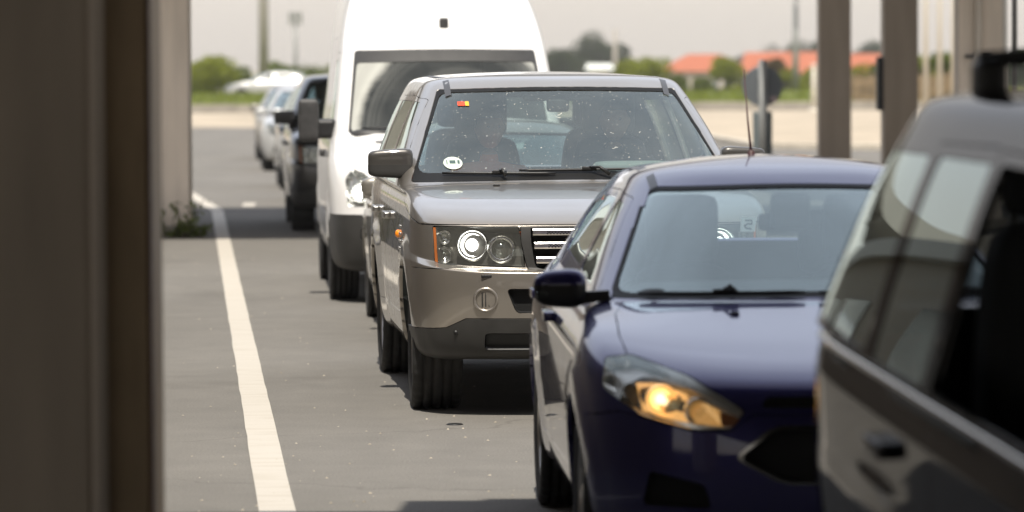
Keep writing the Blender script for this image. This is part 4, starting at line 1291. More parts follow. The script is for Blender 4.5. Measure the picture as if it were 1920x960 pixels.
# ---- ground materials
def asphalt_mat():
    m = bpy.data.materials.new('asphalt'); t = NT(m)
    out = t.n('ShaderNodeOutputMaterial'); b = t.n('ShaderNodeBsdfPrincipled'); b.inputs['Roughness'].default_value = .92; b.inputs['Specular IOR Level'].default_value = .25
    g = t.n('ShaderNodeNewGeometry')
    def noise(sc, det, ro=.55, stretch=None):
        n = t.n('ShaderNodeTexNoise'); n.inputs['Scale'].default_value = sc; n.inputs['Detail'].default_value = det; n.inputs['Roughness'].default_value = ro
        if stretch:
            mp = t.n('ShaderNodeMapping'); mp.inputs['Scale'].default_value = stretch; mp.inputs['Rotation'].default_value = (0, 0, R(-4.4))
            t.l(g, 'Position', mp, 0); t.l(mp, 0, n, 'Vector')
        else: t.l(g, 'Position', n, 'Vector')
        return n
    big = noise(.35, 5); mid = noise(2.6, 6, .65); fine = noise(90, 3, .7); tracks = noise(.9, 3, .5, (1.6, .06, 1))
    r1 = t.n('ShaderNodeValToRGB'); r1.color_ramp.elements[0].position = .3; r1.color_ramp.elements[0].color = (.138, .130, .117, 1)
    r1.color_ramp.elements[1].position = .72; r1.color_ramp.elements[1].color = (.205, .192, .171, 1)
    a1 = t.n('ShaderNodeMath', operation='MULTIPLY_ADD'); a1.inputs[1].default_value = .45; t.l(mid, 0, a1, 0)
    a2 = t.n('ShaderNodeMath', operation='MULTIPLY_ADD'); a2.inputs[1].default_value = .35; a2.inputs[2].default_value = 0; t.l(big, 0, a2, 0)
    a3 = t.n('ShaderNodeMath', operation='MULTIPLY_ADD'); a3.inputs[1].default_value = .22; t.l(tracks, 0, a3, 0); t.l(a2, 0, a3, 2)
    t.l(a3, 0, a1, 2); t.l(a1, 0, r1, 0)
    mr = t.n('ShaderNodeMapRange'); mr.inputs[1].default_value = .3; mr.inputs[2].default_value = .7; mr.inputs[3].default_value = .72; mr.inputs[4].default_value = 1.28
    t.l(fine, 0, mr, 0)
    sc = t.n('ShaderNodeVectorMath', operation='SCALE'); t.l(r1, 0, sc, 0); t.l(mr, 0, sc, 'Scale')
    # pale scuffs across the lane
    sf = noise(1.5, 6, .7, (.35, 1.6, 1)); rs = t.n('ShaderNodeMapRange'); rs.inputs[1].default_value = .66; rs.inputs[2].default_value = .78; rs.inputs[3].default_value = 0; rs.inputs[4].default_value = .5
    t.l(sf, 0, rs, 0)
    mx = t.n('ShaderNodeMix', data_type='RGBA'); t.l(rs, 0, mx, 'Factor'); t.l(sc, 0, mx, 'A'); mx.inputs['B'].default_value = (.31, .27, .215, 1)
    # pale chips
    vo = t.n('ShaderNodeTexVoronoi'); vo.inputs['Scale'].default_value = 2.2; t.l(g, 'Position', vo, 'Vector')
    lt0 = t.n('ShaderNodeMath', operation='LESS_THAN'); lt0.inputs[1].default_value = .022; t.l(vo, 'Distance', lt0, 0)
    sp_ = t.n('ShaderNodeSeparateColor'); t.l(vo, 'Color', sp_, 0)
    gt_ = t.n('ShaderNodeMath', operation='GREATER_THAN'); gt_.inputs[1].default_value = .72; t.l(sp_, 0, gt_, 0)
    lt = t.n('ShaderNodeMath', operation='MULTIPLY'); t.l(lt0, 0, lt, 0); t.l(gt_, 0, lt, 1)
    m3 = t.n('ShaderNodeMix', data_type='RGBA'); t.l(lt, 0, m3, 'Factor'); t.l(mx, 'Result', m3, 'A'); m3.inputs['B'].default_value = (.45, .41, .34, 1)
    # dark oil drips
    vd = t.n('ShaderNodeTexVoronoi'); vd.inputs['Scale'].default_value = 1.1; t.l(g, 'Position', vd, 'Vector')
    ld = t.n('ShaderNodeMath', operation='LESS_THAN'); ld.inputs[1].default_value = .014; t.l(vd, 'Distance', ld, 0)
    m4 = t.n('ShaderNodeMix', data_type='RGBA'); t.l(ld, 0, m4, 'Factor'); t.l(m3, 'Result', m4, 'A'); m4.inputs['B'].default_value = (.05, .045, .04, 1)
    # hairline cracks and darker wheel-worn patches
    wn = noise(.8, 4); wv = t.n('ShaderNodeVectorMath', operation='SCALE'); wv.inputs['Scale'].default_value = 1.6; t.l(wn, 'Color', wv, 0)
    wa = t.n('ShaderNodeVectorMath', operation='ADD'); t.l(g, 'Position', wa, 0); t.l(wv, 0, wa, 1)
    cr = t.n('ShaderNodeTexVoronoi', feature='DISTANCE_TO_EDGE'); cr.inputs['Scale'].default_value = .22; t.l(wa, 0, cr, 'Vector')
    ck = t.n('ShaderNodeMapRange'); ck.inputs[1].default_value = .0015; ck.inputs[2].default_value = .005; ck.inputs[3].default_value = .25; ck.inputs[4].default_value = 0; t.l(cr, 'Distance', ck, 0)
    m5 = t.n('ShaderNodeMix', data_type='RGBA'); t.l(ck, 0, m5, 'Factor'); t.l(m4, 'Result', m5, 'A'); m5.inputs['B'].default_value = (.05, .045, .04, 1)
    st = noise(.55, 5, .6); sr = t.n('ShaderNodeMapRange'); sr.inputs[1].default_value = .58; sr.inputs[2].default_value = .70; sr.inputs[3].default_value = 0; sr.inputs[4].default_value = .35; t.l(st, 0, sr, 0)
    m6 = t.n('ShaderNodeMix', data_type='RGBA'); t.l(sr, 0, m6, 'Factor'); t.l(m5, 'Result', m6, 'A'); m6.inputs['B'].default_value = (.10, .092, .08, 1)
    t.l(m6, 'Result', b, 'Base Color')
    bp = t.n('ShaderNodeBump'); bp.inputs['Strength'].default_value = .5; bp.inputs['Distance'].default_value = .01
    t.l(fine, 0, bp, 'Height'); t.l(bp, 0, b, 'Normal'); t.l(b, 0, out, 0)
    return m

def line_mat():
    m = bpy.data.materials.new('road_paint'); t = NT(m)
    out = t.n('ShaderNodeOutputMaterial'); b = t.n('ShaderNodeBsdfPrincipled'); b.inputs['Roughness'].default_value = .7
    g = t.n('ShaderNodeNewGeometry')
    mp = t.n('ShaderNodeMapping'); mp.inputs['Scale'].default_value = (1.2, 5, 1); t.l(g, 'Position', mp, 0)
    n = t.n('ShaderNodeTexNoise'); n.inputs['Scale'].default_value = 1.6; n.inputs['Detail'].default_value = 6; t.l(mp, 0, n, 'Vector')
    r = t.n('ShaderNodeValToRGB'); r.color_ramp.elements[0].position = .30; r.color_ramp.elements[0].color = (.44, .395, .325, 1); r.color_ramp.elements[1].position = .52; r.color_ramp.elements[1].color = (.50, .46, .395, 1)
    t.l(n, 0, r, 0)
    n2 = t.n('ShaderNodeTexNoise'); n2.inputs['Scale'].default_value = 22; n2.inputs['Detail'].default_value = 5; n2.inputs['Roughness'].default_value = .7; t.l(g, 'Position', n2, 'Vector')
    r2 = t.n('ShaderNodeMapRange'); r2.inputs[1].default_value = .66; r2.inputs[2].default_value = .74; r2.inputs[3].default_value = 0; r2.inputs[4].default_value = .7; t.l(n2, 0, r2, 0)
    mx = t.n('ShaderNodeMix', data_type='RGBA'); t.l(r2, 0, mx, 'Factor'); t.l(r, 0, mx, 'A'); mx.inputs['B'].default_value = (.2, .18, .15, 1)
    t.l(mx, 'Result', b, 'Base Color')
    bp = t.n('ShaderNodeBump'); bp.inputs['Strength'].default_value = .4; bp.inputs['Distance'].default_value = .01; t.l(n, 0, bp, 'Height'); t.l(bp, 0, b, 'Normal')
    t.l(b, 0, out, 0)
    return m

def sheet(name, pts, z, mat, kind='structure'):
    mb = MB(); mb.poly([(x, y, z) for x, y in pts])
    o = mb.build(name, mat); 
    if o.data.polygons[0].normal.z < 0: o.data.flip_normals()
    return tag(o, kind=kind)

MA = asphalt_mat(); ML = line_mat()
MSAND = principled('sand', (.40, .335, .25), .95, var=.25, vscale=.35, detail=6)
MGRASS = principled('grass_green', (.15, .18, .038), .9, var=.45, vscale=.5, detail=6)
MFIELD = principled('dry_field', (.20, .18, .08), .95, var=.35, vscale=.05, detail=6)
MCONC = principled('concrete', (.30, .27, .225), .9, var=.2, vscale=1.5, detail=5)
MKERB = principled('kerb_stone', (.50, .45, .37), .9, var=.2, vscale=3)

# one ground sheet out to the horizon; the far part lies a little lower beyond the road bank
def ground():
    prof = [(-60, 0), (180.6, 0)]
    mb = MB()
    mb.poly([(-400, -60, 0), (400, -60, 0), (400, 180.6, 0), (-400, 180.6, 0)])
    mb.build('ground', MA); o = bpy.data.objects['ground']; tag(o, kind='structure')
    if o.data.polygons[0].normal.z < 0: o.data.flip_normals()
    # terrain beyond: bank, road bench, then falling field
    xs = np.linspace(-500, 500, 120)
    prof = [(181.1, .0), (181.2, .34), (186, .42), (192, .55), (199, .66), (204, .66), (207, .32), (208, .30), (219, .30), (222, .28), (240, -.3), (300, -1.5), (420, -2.2), (900, -2.2), (9000, -2.2)]
    bm = bmesh.new(); rows = []
    for k, (y, z) in enumerate(prof):
        sx = 1 if y < 900 else y / 250
        rows.append([bm.verts.new((x * sx, y, z + (0.05 * math.sin(x * .31 + y) + .04 * math.sin(x * .83 + 2 * y) if 2 <= k <= 5 else 0))) for x in xs])
    for k in range(len(rows) - 1):
        for i in range(len(xs) - 1):
            f = bm.faces.new((rows[k][i], rows[k][i + 1], rows[k + 1][i + 1], rows[k + 1][i])); f.smooth = True
            f.material_index = 0 if prof[k][0] < 300 else 1
    me = bpy.data.meshes.new('grass_bank'); bm.to_mesh(me); bm.free()
    tag(link_mesh('terrain', me, [MGRASS, MFIELD]), kind='structure')
    sheet('far_road', [(-500, 209), (500, 209), (500, 218), (-500, 218)], .305, MA)
    sheet('sand', [(-150, 134), (2, 134), (5.0, 109), (5.6, 95), (12, 88.6), (90, 88.6), (150, 179.8), (-150, 179.8)], .004, MSAND)
ground()

def strip(name, a, b, w, z, mat):
    a, b = Vector((a[0], a[1])), Vector((b[0], b[1]))
    n = (b - a).normalized(); p = Vector((n.y, -n.x)) * w / 2
    k = max(2, int((b - a).length / .5))
    bm = bmesh.new(); L = []; Rr = []
    rnd = random.Random(3)
    for i in range(k + 1):
        c = a + (b - a) * i / k
        j1, j2 = rnd.uniform(-.0025, .0025), rnd.uniform(-.0025, .0025)
        q = c + p * (1 + j1 * 2 / w * 1); s = c - p * (1 + j2 * 2 / w * 1)
        L.append(bm.verts.new((s.x, s.y, z))); Rr.append(bm.verts.new((q.x, q.y, z)))
    for i in range(k): bm.faces.new((L[i], Rr[i], Rr[i + 1], L[i + 1]))
    bmesh.ops.recalc_face_normals(bm, faces=bm.faces)
    me = bpy.data.meshes.new(name); bm.to_mesh(me); bm.free()
    o = link_mesh(name, me, mat)
    if o.data.polygons[0].normal.z < 0: o.data.flip_normals()
    return tag(o, kind='structure')
strip('lane_marking', (-.981 + 10 * .0772, 17.2 - 10), (-3.85, 54.4), .152, .004, ML)
strip('edge_marking', (-3.86, 54.55), (-4.95, 63.2), .17, .0045, ML)
strip('worn_marking', (-3.55, 56.0), (-3.62, 57.5), .17, .004, ML)
# kerb between the lot and the sand on the right, low wall under the bank
def kerb_line(name, pts, w, h, mat):
    mb = MB()
    for a, b in zip(pts[:-1], pts[1:]):
        a, b = Vector(a), Vector(b); L = (b - a).length; ang = math.atan2(b.y - a.y, b.x - a.x)
        k = max(1, int(L / 1.0))
        for i in range(k):
            c = a + (b - a) * (i + .5) / k
            mb.box((c.x, c.y, h / 2 - .01), (L / k - .012, w, h), .012, rot=(0, 0, ang), seg=1)
    return tag(mb.build(name, mat), kind='structure')
kerb_line('kerb', [(5.0, 109), (5.6, 95), (12, 88.6), (24, 88.4)], .25, .14, MKERB)
mb = MB()
for i in range(70):
    x = -70 + i * 2.0
    mb.box((x + 1, 180.85, .17), (1.985, .34, .38 + .02 * math.sin(i * 2.3)), .02, seg=1)
tag(mb.build('low_wall', MCONC), 'low grey concrete wall running along the foot of the green bank', 'wall')

# ------------------------------------------------------------------ canopies and columns
MPAINT_DK = principled('column_paint_shade_tone', (.33, .27, .205), .6, var=.13, streak=.5, vscale=1.2, bump=.05, bscale=40)  # brown puts the shade on the far right-hand columns into their base colour
MPAINT_LT = principled('column_paint_light_tone', (.70, .61, .51), .6, var=.12, streak=.5, vscale=1.5, bump=.05, bscale=40)  # paler base stands in for the stronger light on the nearer pair of columns
MPAINT_NEAR = principled('grey_brown_column_paint', (.50, .425, .335), .55, var=.14, streak=.6, vscale=1.6, bump=.06, bscale=50)
MPAINT_NEAR2 = principled('brown_post_paint', (.42, .31, .19), .55, var=.22, streak=.8, vscale=2.0, bump=.06, bscale=50)
MROOF = principled('canopy_soffit', (.30, .28, .25), .8, var=.05, vscale=1)

def canopy_roof(name, x0, x1, y0, y1, z, th=.5):
    mb = MB(); mb.box(((x0 + x1) / 2, (y0 + y1) / 2, z + th / 2), (x1 - x0, y1 - y0, th))
    n = int((x1 - x0) / 2.5)
    for i in range(n):
        mb.box((x0 + 1.2 + i * 2.5, (y0 + y1) / 2, z - .09), (.14, y1 - y0 - .3, .18))
    return tag(mb.build(name, MROOF), kind='structure')
canopy_roof('canopy_roof', -14, 22, -64, 14.15, 4.8)  # unseen roof, carried far back and wide to darken what the cars reflect
canopy_roof('canopy_roof', -34, 26, 42.45, 52.6, 4.8)
canopy_roof('canopy_roof', 3.6, 10, 53.6, 70, 6.0)

def column(label, x0, x1, y, h, mat, dirt=True):
    w = x1 - x0
    root = thing('column', label, 'column', ((x0 + x1) / 2, y + w / 2, 0), 0)
    mb = MB(); mb.box((0, 0, h / 2), (w, w, h), .015); mb.build('shaft', mat, root)
    mb = MB(); mb.box((0, 0, .06), (w + .12, w + .12, .12), .01); mb.build('plinth', MCONC, root)
    return root
c2 = column('pale beige column with weeds at its foot beside the white lane line', -4.07, -3.567, 46.0, 4.8, MPAINT_LT)
c3 = column('pale beige column with a white downpipe, right of the thin poles', 5.05, 5.55, 47.0, 4.8, MPAINT_LT)
ca = column('brown column nearest to the round sign back', 4.81, 5.31, 65.0, 6.0, MPAINT_DK)
cb = column('brown column with a flat black box on its side', 5.28, 5.77, 59.0, 6.0, MPAINT_DK)
# near column, left edge of the view
root = thing('column', 'dark grey-brown column with a side post, close in the shade at the left', 'column', (-1.432, 11.6, 0))
mb = MB(); mb.box((-.01, 0, 2.4), (.60, .60, 4.8), .02); mb.build('shaft', MPAINT_NEAR, root)
mb = MB(); mb.tube([(.305, -.285, 0), (.305, -.285, 4.8)], .022, 12); mb.build('corner_strip', MPAINT_LT, root)
mb = MB(); mb.box((.375, -.02, 2.4), (.128, .46, 4.8), .006); mb.build('side_post', MPAINT_NEAR2, root)
mb = MB(); mb.box((.443, -.23, 2.4), (.008, .05, 4.8)); mb.build('edge_trim', principled('red_brown_trim', (.12, .06, .04), .6), root)
# booth added out of view, dark for the black car's side to reflect
t = thing('reflection_block', 'long brown booth added out of view for dark reflections', 'reflection_block', (-2.0, 12.6, 0), R(4.4))
MB_ = principled('block_side', (.16, .125, .09), .7, var=.08, vscale=1)
mb = MB(); mb.box((-1.0, 10.5, 1.2), (2.0, 21, 2.4)); mb.build('wall', MB_, t)
mb = MB(); mb.box((-1.0, 10.5, 2.48), (2.2, 21.3, .16)); mb.build('roof', MROOF, t)
for k in range(6):
    mb = MB(); mb.box((.006, 2.2 + k * 3.4, 1.6), (.03, 1.8, .9)); f = mb.build('window', principled('block_pane', (.02, .025, .03), .1), t)
    mb = MB(); mb.box((.02, 2.2 + k * 3.4, 1.12), (.08, 1.95, .05)); mb.build('sill', MPAINT_DK, f)

# unseen box added on the canopy edge to shade a corner of the lane
t = thing('lane_shade_box', 'unseen box added on the near canopy edge to throw shade', 'sign', (0, 13.8, 5.3))
mb = MB(); mb.box((1.95, 0, .53), (5.2, .3, 1.06)); mb.build('shade_slab', MROOF, t)
mb = MB(); mb.box((-.12, 0, 1.14), (.4, .25, .16)); mb.build('shade_bump', MROOF, t)
for x in (-.4, 4.2):
    mb = MB(); mb.box((x, .2, .2), (.08, .08, .4)); mb.build('stay', MROOF, t)

# downpipe on the right-hand pale column
mb = MB(); mb.tube([(-.03, -.31, 4.7), (-.03, -.31, 1.98), (-.03, -.33, 1.92), (-.0, -.42, 1.86)], .045, 12); mb.build('downpipe', principled('pipe_white', (.6, .54, .46), .5), c3)
mb = MB(); mb.box((-.03, -.30, 1.95), (.30, .02, .04)); mb.tube([(.06, -.31, 1.95), (.10, -.33, 1.80)], .015, 6); mb.build('pipe_bracket', M['plastic_grey'], c3)
t = thing('equipment_box', 'flat black box fixed to the side of a brown column', 'box', (5.24, 59.15, 0))
mb = MB(); mb.box((-.006, 0, 1.60), (.085, .3, .76), .015); mb.build('case', M['plastic_dark'], t)
for z in (1.75, 1.42):
    mb = MB(); mb.box((.03, .0, z), (.02, .1, .06)); mb.build('bracket', M['plastic'], t)

# ------------------------------------------------------------------ vehicles
rr, sk_rr = build_suv('suv', 'bronze grey four-wheel-drive car with dusty windscreen and one bright headlight', 'suv', (.385, 22.58, 0), R(5.2), M['paint_bronze'], 2, dusty=True)
# the bronze car rides a little high on its springs
for ch in rr.children:
    if not ch.name.startswith('wheel') or ch.name.startswith('wheel_arch'): ch.location.z += .022
blue, sk_blue, blue_p = build_hatch('hatchback_car', 'dark blue hatchback with glowing amber headlight in front of the bronze car', 'car', (1.13, 14.85, 0), R(2.8), M['paint_navy'], 2, lamp_lit=True)
van, sk_van = build_van('van', 'tall white van with black door mirrors behind the bronze car', 'van', (-.50, 33.35, 0), R(4.0), M['paint_white'])
blk, sk_blk = build_suv('suv', 'glossy black off-road car, closest and most blurred, cut by the right edge', 'suv', (2.125, 7.38, 0), R(6.5), M['paint_black'], 1, opts=dict(mirrors=(1,), yb=2.09, open_front=True, tuck=.06, sidegl=M['window_dark']))
gry, sk_gry, _ = build_hatch('hatchback_car', 'greyish hatchback mostly hidden between the bronze car and the white van', 'car', (.02, 28.35, 0), R(4.5), M['paint_grey'], 1)
build_suv('suv', 'black off-road car in the queue right behind the white van', 'suv', (-1.58, 47.6, 0), R(4.4), M['paint_black_dusty'], 1)
G = 'cars queuing far behind the van'
build_hatch('hatchback_car', 'dark blue-grey car in the queue between the black and the silver one', 'car', (-2.15, 57.0, 0), R(4.3), M['paint_bluegrey'], 1, G)
build_hatch('hatchback_car', 'tall silver car with shiny mirror in the queue before the white one', 'car', (-2.68, 64.3, 0), R(4.3), M['paint_silver'], 1, G, zs=1.15)
build_hatch('hatchback_car', 'white car in the queue with sunlit bonnet, second from its end', 'car', (-3.66, 76.3, 0), R(4.2), M['paint_pale'], 1, G, zs=1.05)
build_hatch('hatchback_car', 'grey car at the far end of the queue', 'car', (-4.33, 85.5, 0), R(4.2), M['paint_grey'], 1, G, zs=1.05)
build_hatch('hatchback_car', 'pale car passing sideways on the far road above the green bank', 'car', (-13.75, 213, .305), R(-90), M['paint_pale'], 1)

# blue car extras: whip aerial on the roof, washer jet, number sticker on the rear window
p, n = sk_blue.top(-.03, 2.3)
mb = MB(); mb.lathe([(.02, 0), (.016, .02), (.008, .03)], c=tuple(p), axis='Z', seg=12)
mb.tube([tuple(p + Vector((0, 0, .02))), tuple(p + Vector((-.008, .05, .15))), tuple(p + Vector((-.018, .10, .36)))], [.006, .004, .002], 8)
mb.build('aerial', principled('aerial_rubber', (.05, .012, .01), .5), blue)
for x in (-.33, .33):
    p, n = sk_blue.top(x, .05)
    mb = MB(); mb.box((p.x, p.y, p.z + .004), (.03, .025, .014), .004); mb.build('washer_jet', M['plastic_dark'], blue)
wiper(blue, sk_blue, (-.64, .992), (-.05, 1.0), (-.3, .99), M['plastic_dark'])
wiper(blue, sk_blue, (.0, 1.0), (.62, .992), (.3, .99), M['plastic_dark'])
make_steering(blue, .36, 1.0, .92, M['plastic_dark'])
bm = rounded_block((.0, 1.22, 1.235), (.24, .03, .07)); bm_link(bm, 'rear_view_mirror', M['plastic_dark'], blue)
bm = rounded_block((.0, 1.17, 1.28), (.15, .10, .14)); bm_link(bm, 'sensor_cover', M['plastic_dark'], blue)
def rear_sticker(x, z):
    h = sk_blue.bvh.ray_cast(Vector((x, 6, z)), Vector((0, -1, 0)))
    p, n = h[0], h[1]
    up = Vector((0, 0, 1)) - n * n.z; up.normalize(); rt = up.cross(n).normalized()
    def quad(u0, u1, v0, v1, off):
        return [p + rt * u + up * v - n * off for u, v in ((u0, v0), (u1, v0), (u1, v1), (u0, v1))]
    mb = MB(); mb.poly(quad(-.033, .033, -.046, .046, .008)); st = mb.build('sticker', film_mat(), blue_p['rw'])
    # the figure 5 facing the road behind: strokes as seen from the rear
    mb = MB(); mb.tube([p + rt * u + up * v - n * .0095 for u, v in ((.015, .028), (-.014, .028), (-.015, .004), (.004, .006), (.015, -.006), (.008, -.022), (-.015, -.026))], .0042, 6)
    mb.build('figure', M['ink'], st)
rear_sticker(.06, 1.155)

# roof bar on the black car, close to the lens
for yy in (1.1, 2.9):
    mb = MB()
    mb.tube([(-.66, yy, 1.845), (-.3, yy, 1.87), (.3, yy, 1.87), (.66, yy, 1.845)], .022, 10)
    for s in (-1, 1): mb.box((s * .63, yy, 1.80), (.08, .10, .11), .025)
    mb.build('roof_bar', M['plastic_dark'], blk)
# chrome strip on the black car's shoulder, stands for the sky reflected there
for s in (-1,):
    pts = []
    for i in range(15):
        y = .9 + i * (3.55 - .9) / 14
        h = sk_blk.side(y, 1.135, s); pts.append(h[0] + h[1] * .004)
    mb = MB(); mb.tube(pts, .013, 8); mb.build('belt_highlight', M['chrome'], blk)

# the black car's waistline falls towards its nose
def wedge(root, k, y0):
    done = set()
    for ch in root.children_recursive:
        if ch.type != 'MESH' or ch.data.name in done: continue
        p = ch; skip = False
        while p is not root:
            if p.name.split('.')[0] in ('wheel', 'seat', 'steering_wheel', 'side_marker', 'wheel_arch_liner', 'underbody', 'cabin_floor'): skip = True
            p = p.parent
        if skip: continue
        done.add(ch.data.name)
        for v in ch.data.vertices:
            w_ = min(1, max(0, (1.74 - v.co.z) / .5)) * min(1, max(0, (v.co.z - .3) / .4))
            v.co.z += k * min(0, v.co.y - y0) * w_
wedge(blk, .05, 3.5)

# people in the bronze car
mrr = Matrix.Translation((.385, 22.58, 0)) @ Matrix.Rotation(R(5.2), 4, 'Z')
build_person('person', 'person in dark shirt at the wheel of the bronze car', mrr @ Vector((.38, 1.72, .76)), R(5.2), M['shirt_dark'], ((-.15, -.50, .40), (.15, -.50, .42)), turn=R(-8))
build_person('person', 'person in orange top in the passenger seat of the bronze car', mrr @ Vector((-.36, 1.66, .72)), R(5.2), M['shirt_orange'], ((-.10, -.42, .30), (.16, -.36, .34)), turn=R(12), hair_long=False)

# ------------------------------------------------------------------ vegetation
def leaf_mat(name, c, var=.35):
    m = bpy.data.materials.new(name); t = NT(m)
    out = t.n('ShaderNodeOutputMaterial'); g = t.n('ShaderNodeNewGeometry')
    mr = t.n('ShaderNodeMapRange'); mr.inputs[3].default_value = 1 - var; mr.inputs[4].default_value = 1 + var
    t.l(g, 'Random Per Island', mr, 0)
    sc = t.n('ShaderNodeVectorMath', operation='SCALE'); sc.inputs[0].default_value = c; t.l(mr, 0, sc, 'Scale')
    d = t.n('ShaderNodeBsdfDiffuse'); tr = t.n('ShaderNodeBsdfTranslucent'); mx = t.n('ShaderNodeMixShader'); mx.inputs[0].default_value = .3
    t.l(sc, 0, d, 0); t.l(sc, 0, tr, 0); t.l(d, 0, mx, 1); t.l(tr, 0, mx, 2); t.l(mx, 0, out, 0)
    return m
LEAF_BRIGHT = leaf_mat('bright_leaves', (.22, .245, .034))
LEAF_MID = leaf_mat('green_leaves', (.12, .15, .035))
LEAF_DARK = leaf_mat('dark_leaves', (.045, .062, .026))
LEAF_BROWN = leaf_mat('brown_leaves', (.10, .075, .035))
BARK = principled('bark', (.09, .07, .05), .9, var=.3, vscale=8)
STRAW = leaf_mat('straw', (.30, .22, .12), .3)

def crown_mesh(name, blobs, n, size, mat, parent, rnd):
    vs = []; fs = []
    tot = sum(b[3] ** 2 for b in blobs)
    for (bx, by, bz, br, bh) in blobs:
        k = int(n * br ** 2 / tot)
        for _ in range(k):
            while True:
                u = Vector((rnd.uniform(-1, 1), rnd.uniform(-1, 1), rnd.uniform(-1, 1)))
                if .05 < u.length < 1: break
            r = u.length; u = u.normalized() * (r ** .45) * rnd.uniform(.82, 1.12)
            c = Vector((bx + u.x * br, by + u.y * br, bz + u.z * bh))
            if c.z < .02: c.z = .02 + rnd.random() * .1
            s = size * rnd.uniform(.55, 1.35)
            e = Euler((rnd.uniform(0, 6.3), rnd.uniform(0, 6.3), rnd.uniform(0, 6.3))).to_matrix()
            i = len(vs)
            for q in ((-.5, 0, 0), (0, -.28, .06), (.5, 0, 0), (0, .28, .06)): vs.append(tuple(c + e @ (Vector(q) * s)))
            fs.append((i, i + 1, i + 2, i + 3))
    me = bpy.data.meshes.new(name); me.from_pydata(vs, [], fs)
    return link_mesh(name, me, mat, parent)

def plant(name, label, cat, x, y, z, w, h, mat, n, leaf, trunk=.25, group=None, seed=1, nblob=9):
    rnd = random.Random(seed)
    root = thing(name, label, cat, (x, y, z), 0, group)
    th = h * trunk
    mb = MB(); rt = max(.04, w * .035)
    top = h * .7
    mb.tube([(0, 0, -.3), (rt * .4, 0, top * .4), (-rt * .3, rt * .2, top)], [rt * 1.3, rt, rt * .35], 8)
    for k in range(6):
        a = k * 1.047 + rnd.random()
        zz = th + (top - th) * (.15 + .7 * rnd.random())
        mb.tube([(0, 0, zz), (math.cos(a) * w * .17, math.sin(a) * w * .17, zz + h * .08), (math.cos(a) * w * .32, math.sin(a) * w * .32, zz + h * .15)], [rt * .5, rt * .35, rt * .15], 6)
    mb.build('trunk' if cat == 'tree' else 'stem', BARK, root)
    blobs = []
    for k in range(nblob):
        a = rnd.uniform(0, 6.28); q = rnd.uniform(.0, 1) ** .6
        zz = th + (h - th) * rnd.uniform(.18, .80)
        taper = 1 - .5 * max(0, (zz / h - .55) / .45)
        br = w * rnd.uniform(.16, .25)
        blobs.append((math.cos(a) * (w / 2 - br) * q * taper, math.sin(a) * (w / 2 - br) * q * taper, zz, br, min(br * .85, (h - th) * .28)))
    crown_mesh('crown' if cat == 'tree' else 'foliage', blobs, n, leaf, mat, root, rnd)
    return root

def at(px, Y): return (px - 960) / 7800 * Y
HB = 'green bushes beyond the far road'
plant('bush', 'broad bright green bush left of the passing white car', 'bush', at(400, 232), 232, -.25, 4.2, 2.95, LEAF_BRIGHT, 5200, .22, .05, HB, 3, 14)
plant('bush', 'bright green bush half hidden by the pale column with weeds', 'bush', at(345, 236), 236, -.3, 2.4, 2.7, LEAF_BRIGHT, 2500, .22, .05, HB, 4)
plant('bush', 'small green bush between the broad bush and the thick grey pole', 'bush', at(456, 238), 238, -.3, 2.0, 2.5, LEAF_MID, 1500, .2, .05, HB, 5)
for i, (px, Y, w, h, sd, lab) in enumerate(((528, 262, 3.6, 3.4, 6, 'low green bush directly behind the roof of the passing white car'), (585, 266, 3.6, 3.3, 7, 'low green bush between the passing white car and the white van'), (640, 268, 3.4, 3.3, 8, 'low green bush at the edge of the white van'))):
    plant('bush', lab, 'bush', at(px, Y), Y, -.8, w, h, LEAF_MID, 2200, .25, .05, HB, sd)
TR = 'hazy dark trees on the horizon'
for i, (px, Y, w, h, sd, lab) in enumerate((
    (1035, 560, 8.5, 7.2, 11, 'hazy tree just right of the white van roof'), (1070, 590, 9.5, 8.2, 12, 'hazy tree left of the tallest round hazy tree'), (1103, 600, 9.0, 10.4, 13, 'tallest round hazy tree on the horizon above the bronze car roof'),
    (1143, 610, 9.0, 8.6, 14, 'hazy tree right of the tallest round one'), (1175, 620, 6.0, 6.8, 15, 'lowest hazy tree at the end of the group, next to a pale shed'))):
    plant('tree', lab, 'tree', at(px, Y), Y, -2.2, w, h - .6, LEAF_DARK, 4200, .5, .06, TR, sd, 20)
for i, (px, Y, w, h, mat, sd, lab) in enumerate((
    (1180, 285, 3.9, 3.7, LEAF_BRIGHT, 21, 'bright bush left of the red roof, beside the pale shed'), (1222, 282, 3.9, 4.0, LEAF_BRIGHT, 22, 'bright bush in front of the left end of the red roof'), (1262, 284, 3.2, 3.1, LEAF_MID, 23, 'low bush under the eaves of the red roof'),
    (1310, 284, 3.0, 2.5, LEAF_MID, 26, 'lowest bush before the pale house wall'),
    (1370, 280, 3.2, 4.2, LEAF_BRIGHT, 24, 'round bright bush standing before the red roof, left of the sign'), (1418, 283, 2.8, 3.8, LEAF_BROWN, 25, 'brownish bush behind the round sign back'), (1456, 286, 2.8, 4.0, LEAF_BROWN, 27, 'brown-green bush right of the round sign'),
    (1500, 284, 3.2, 4.2, LEAF_BRIGHT, 28, 'bright bush behind the thin lamp post'), (1535, 288, 2.8, 4.2, LEAF_MID, 29, 'bush cut by the left brown column'))):
    plant('bush', lab, 'bush', at(px, Y), Y, -1.2, w, h, mat, 3200, .24, .05, 'bushes before the red-roofed houses', sd)
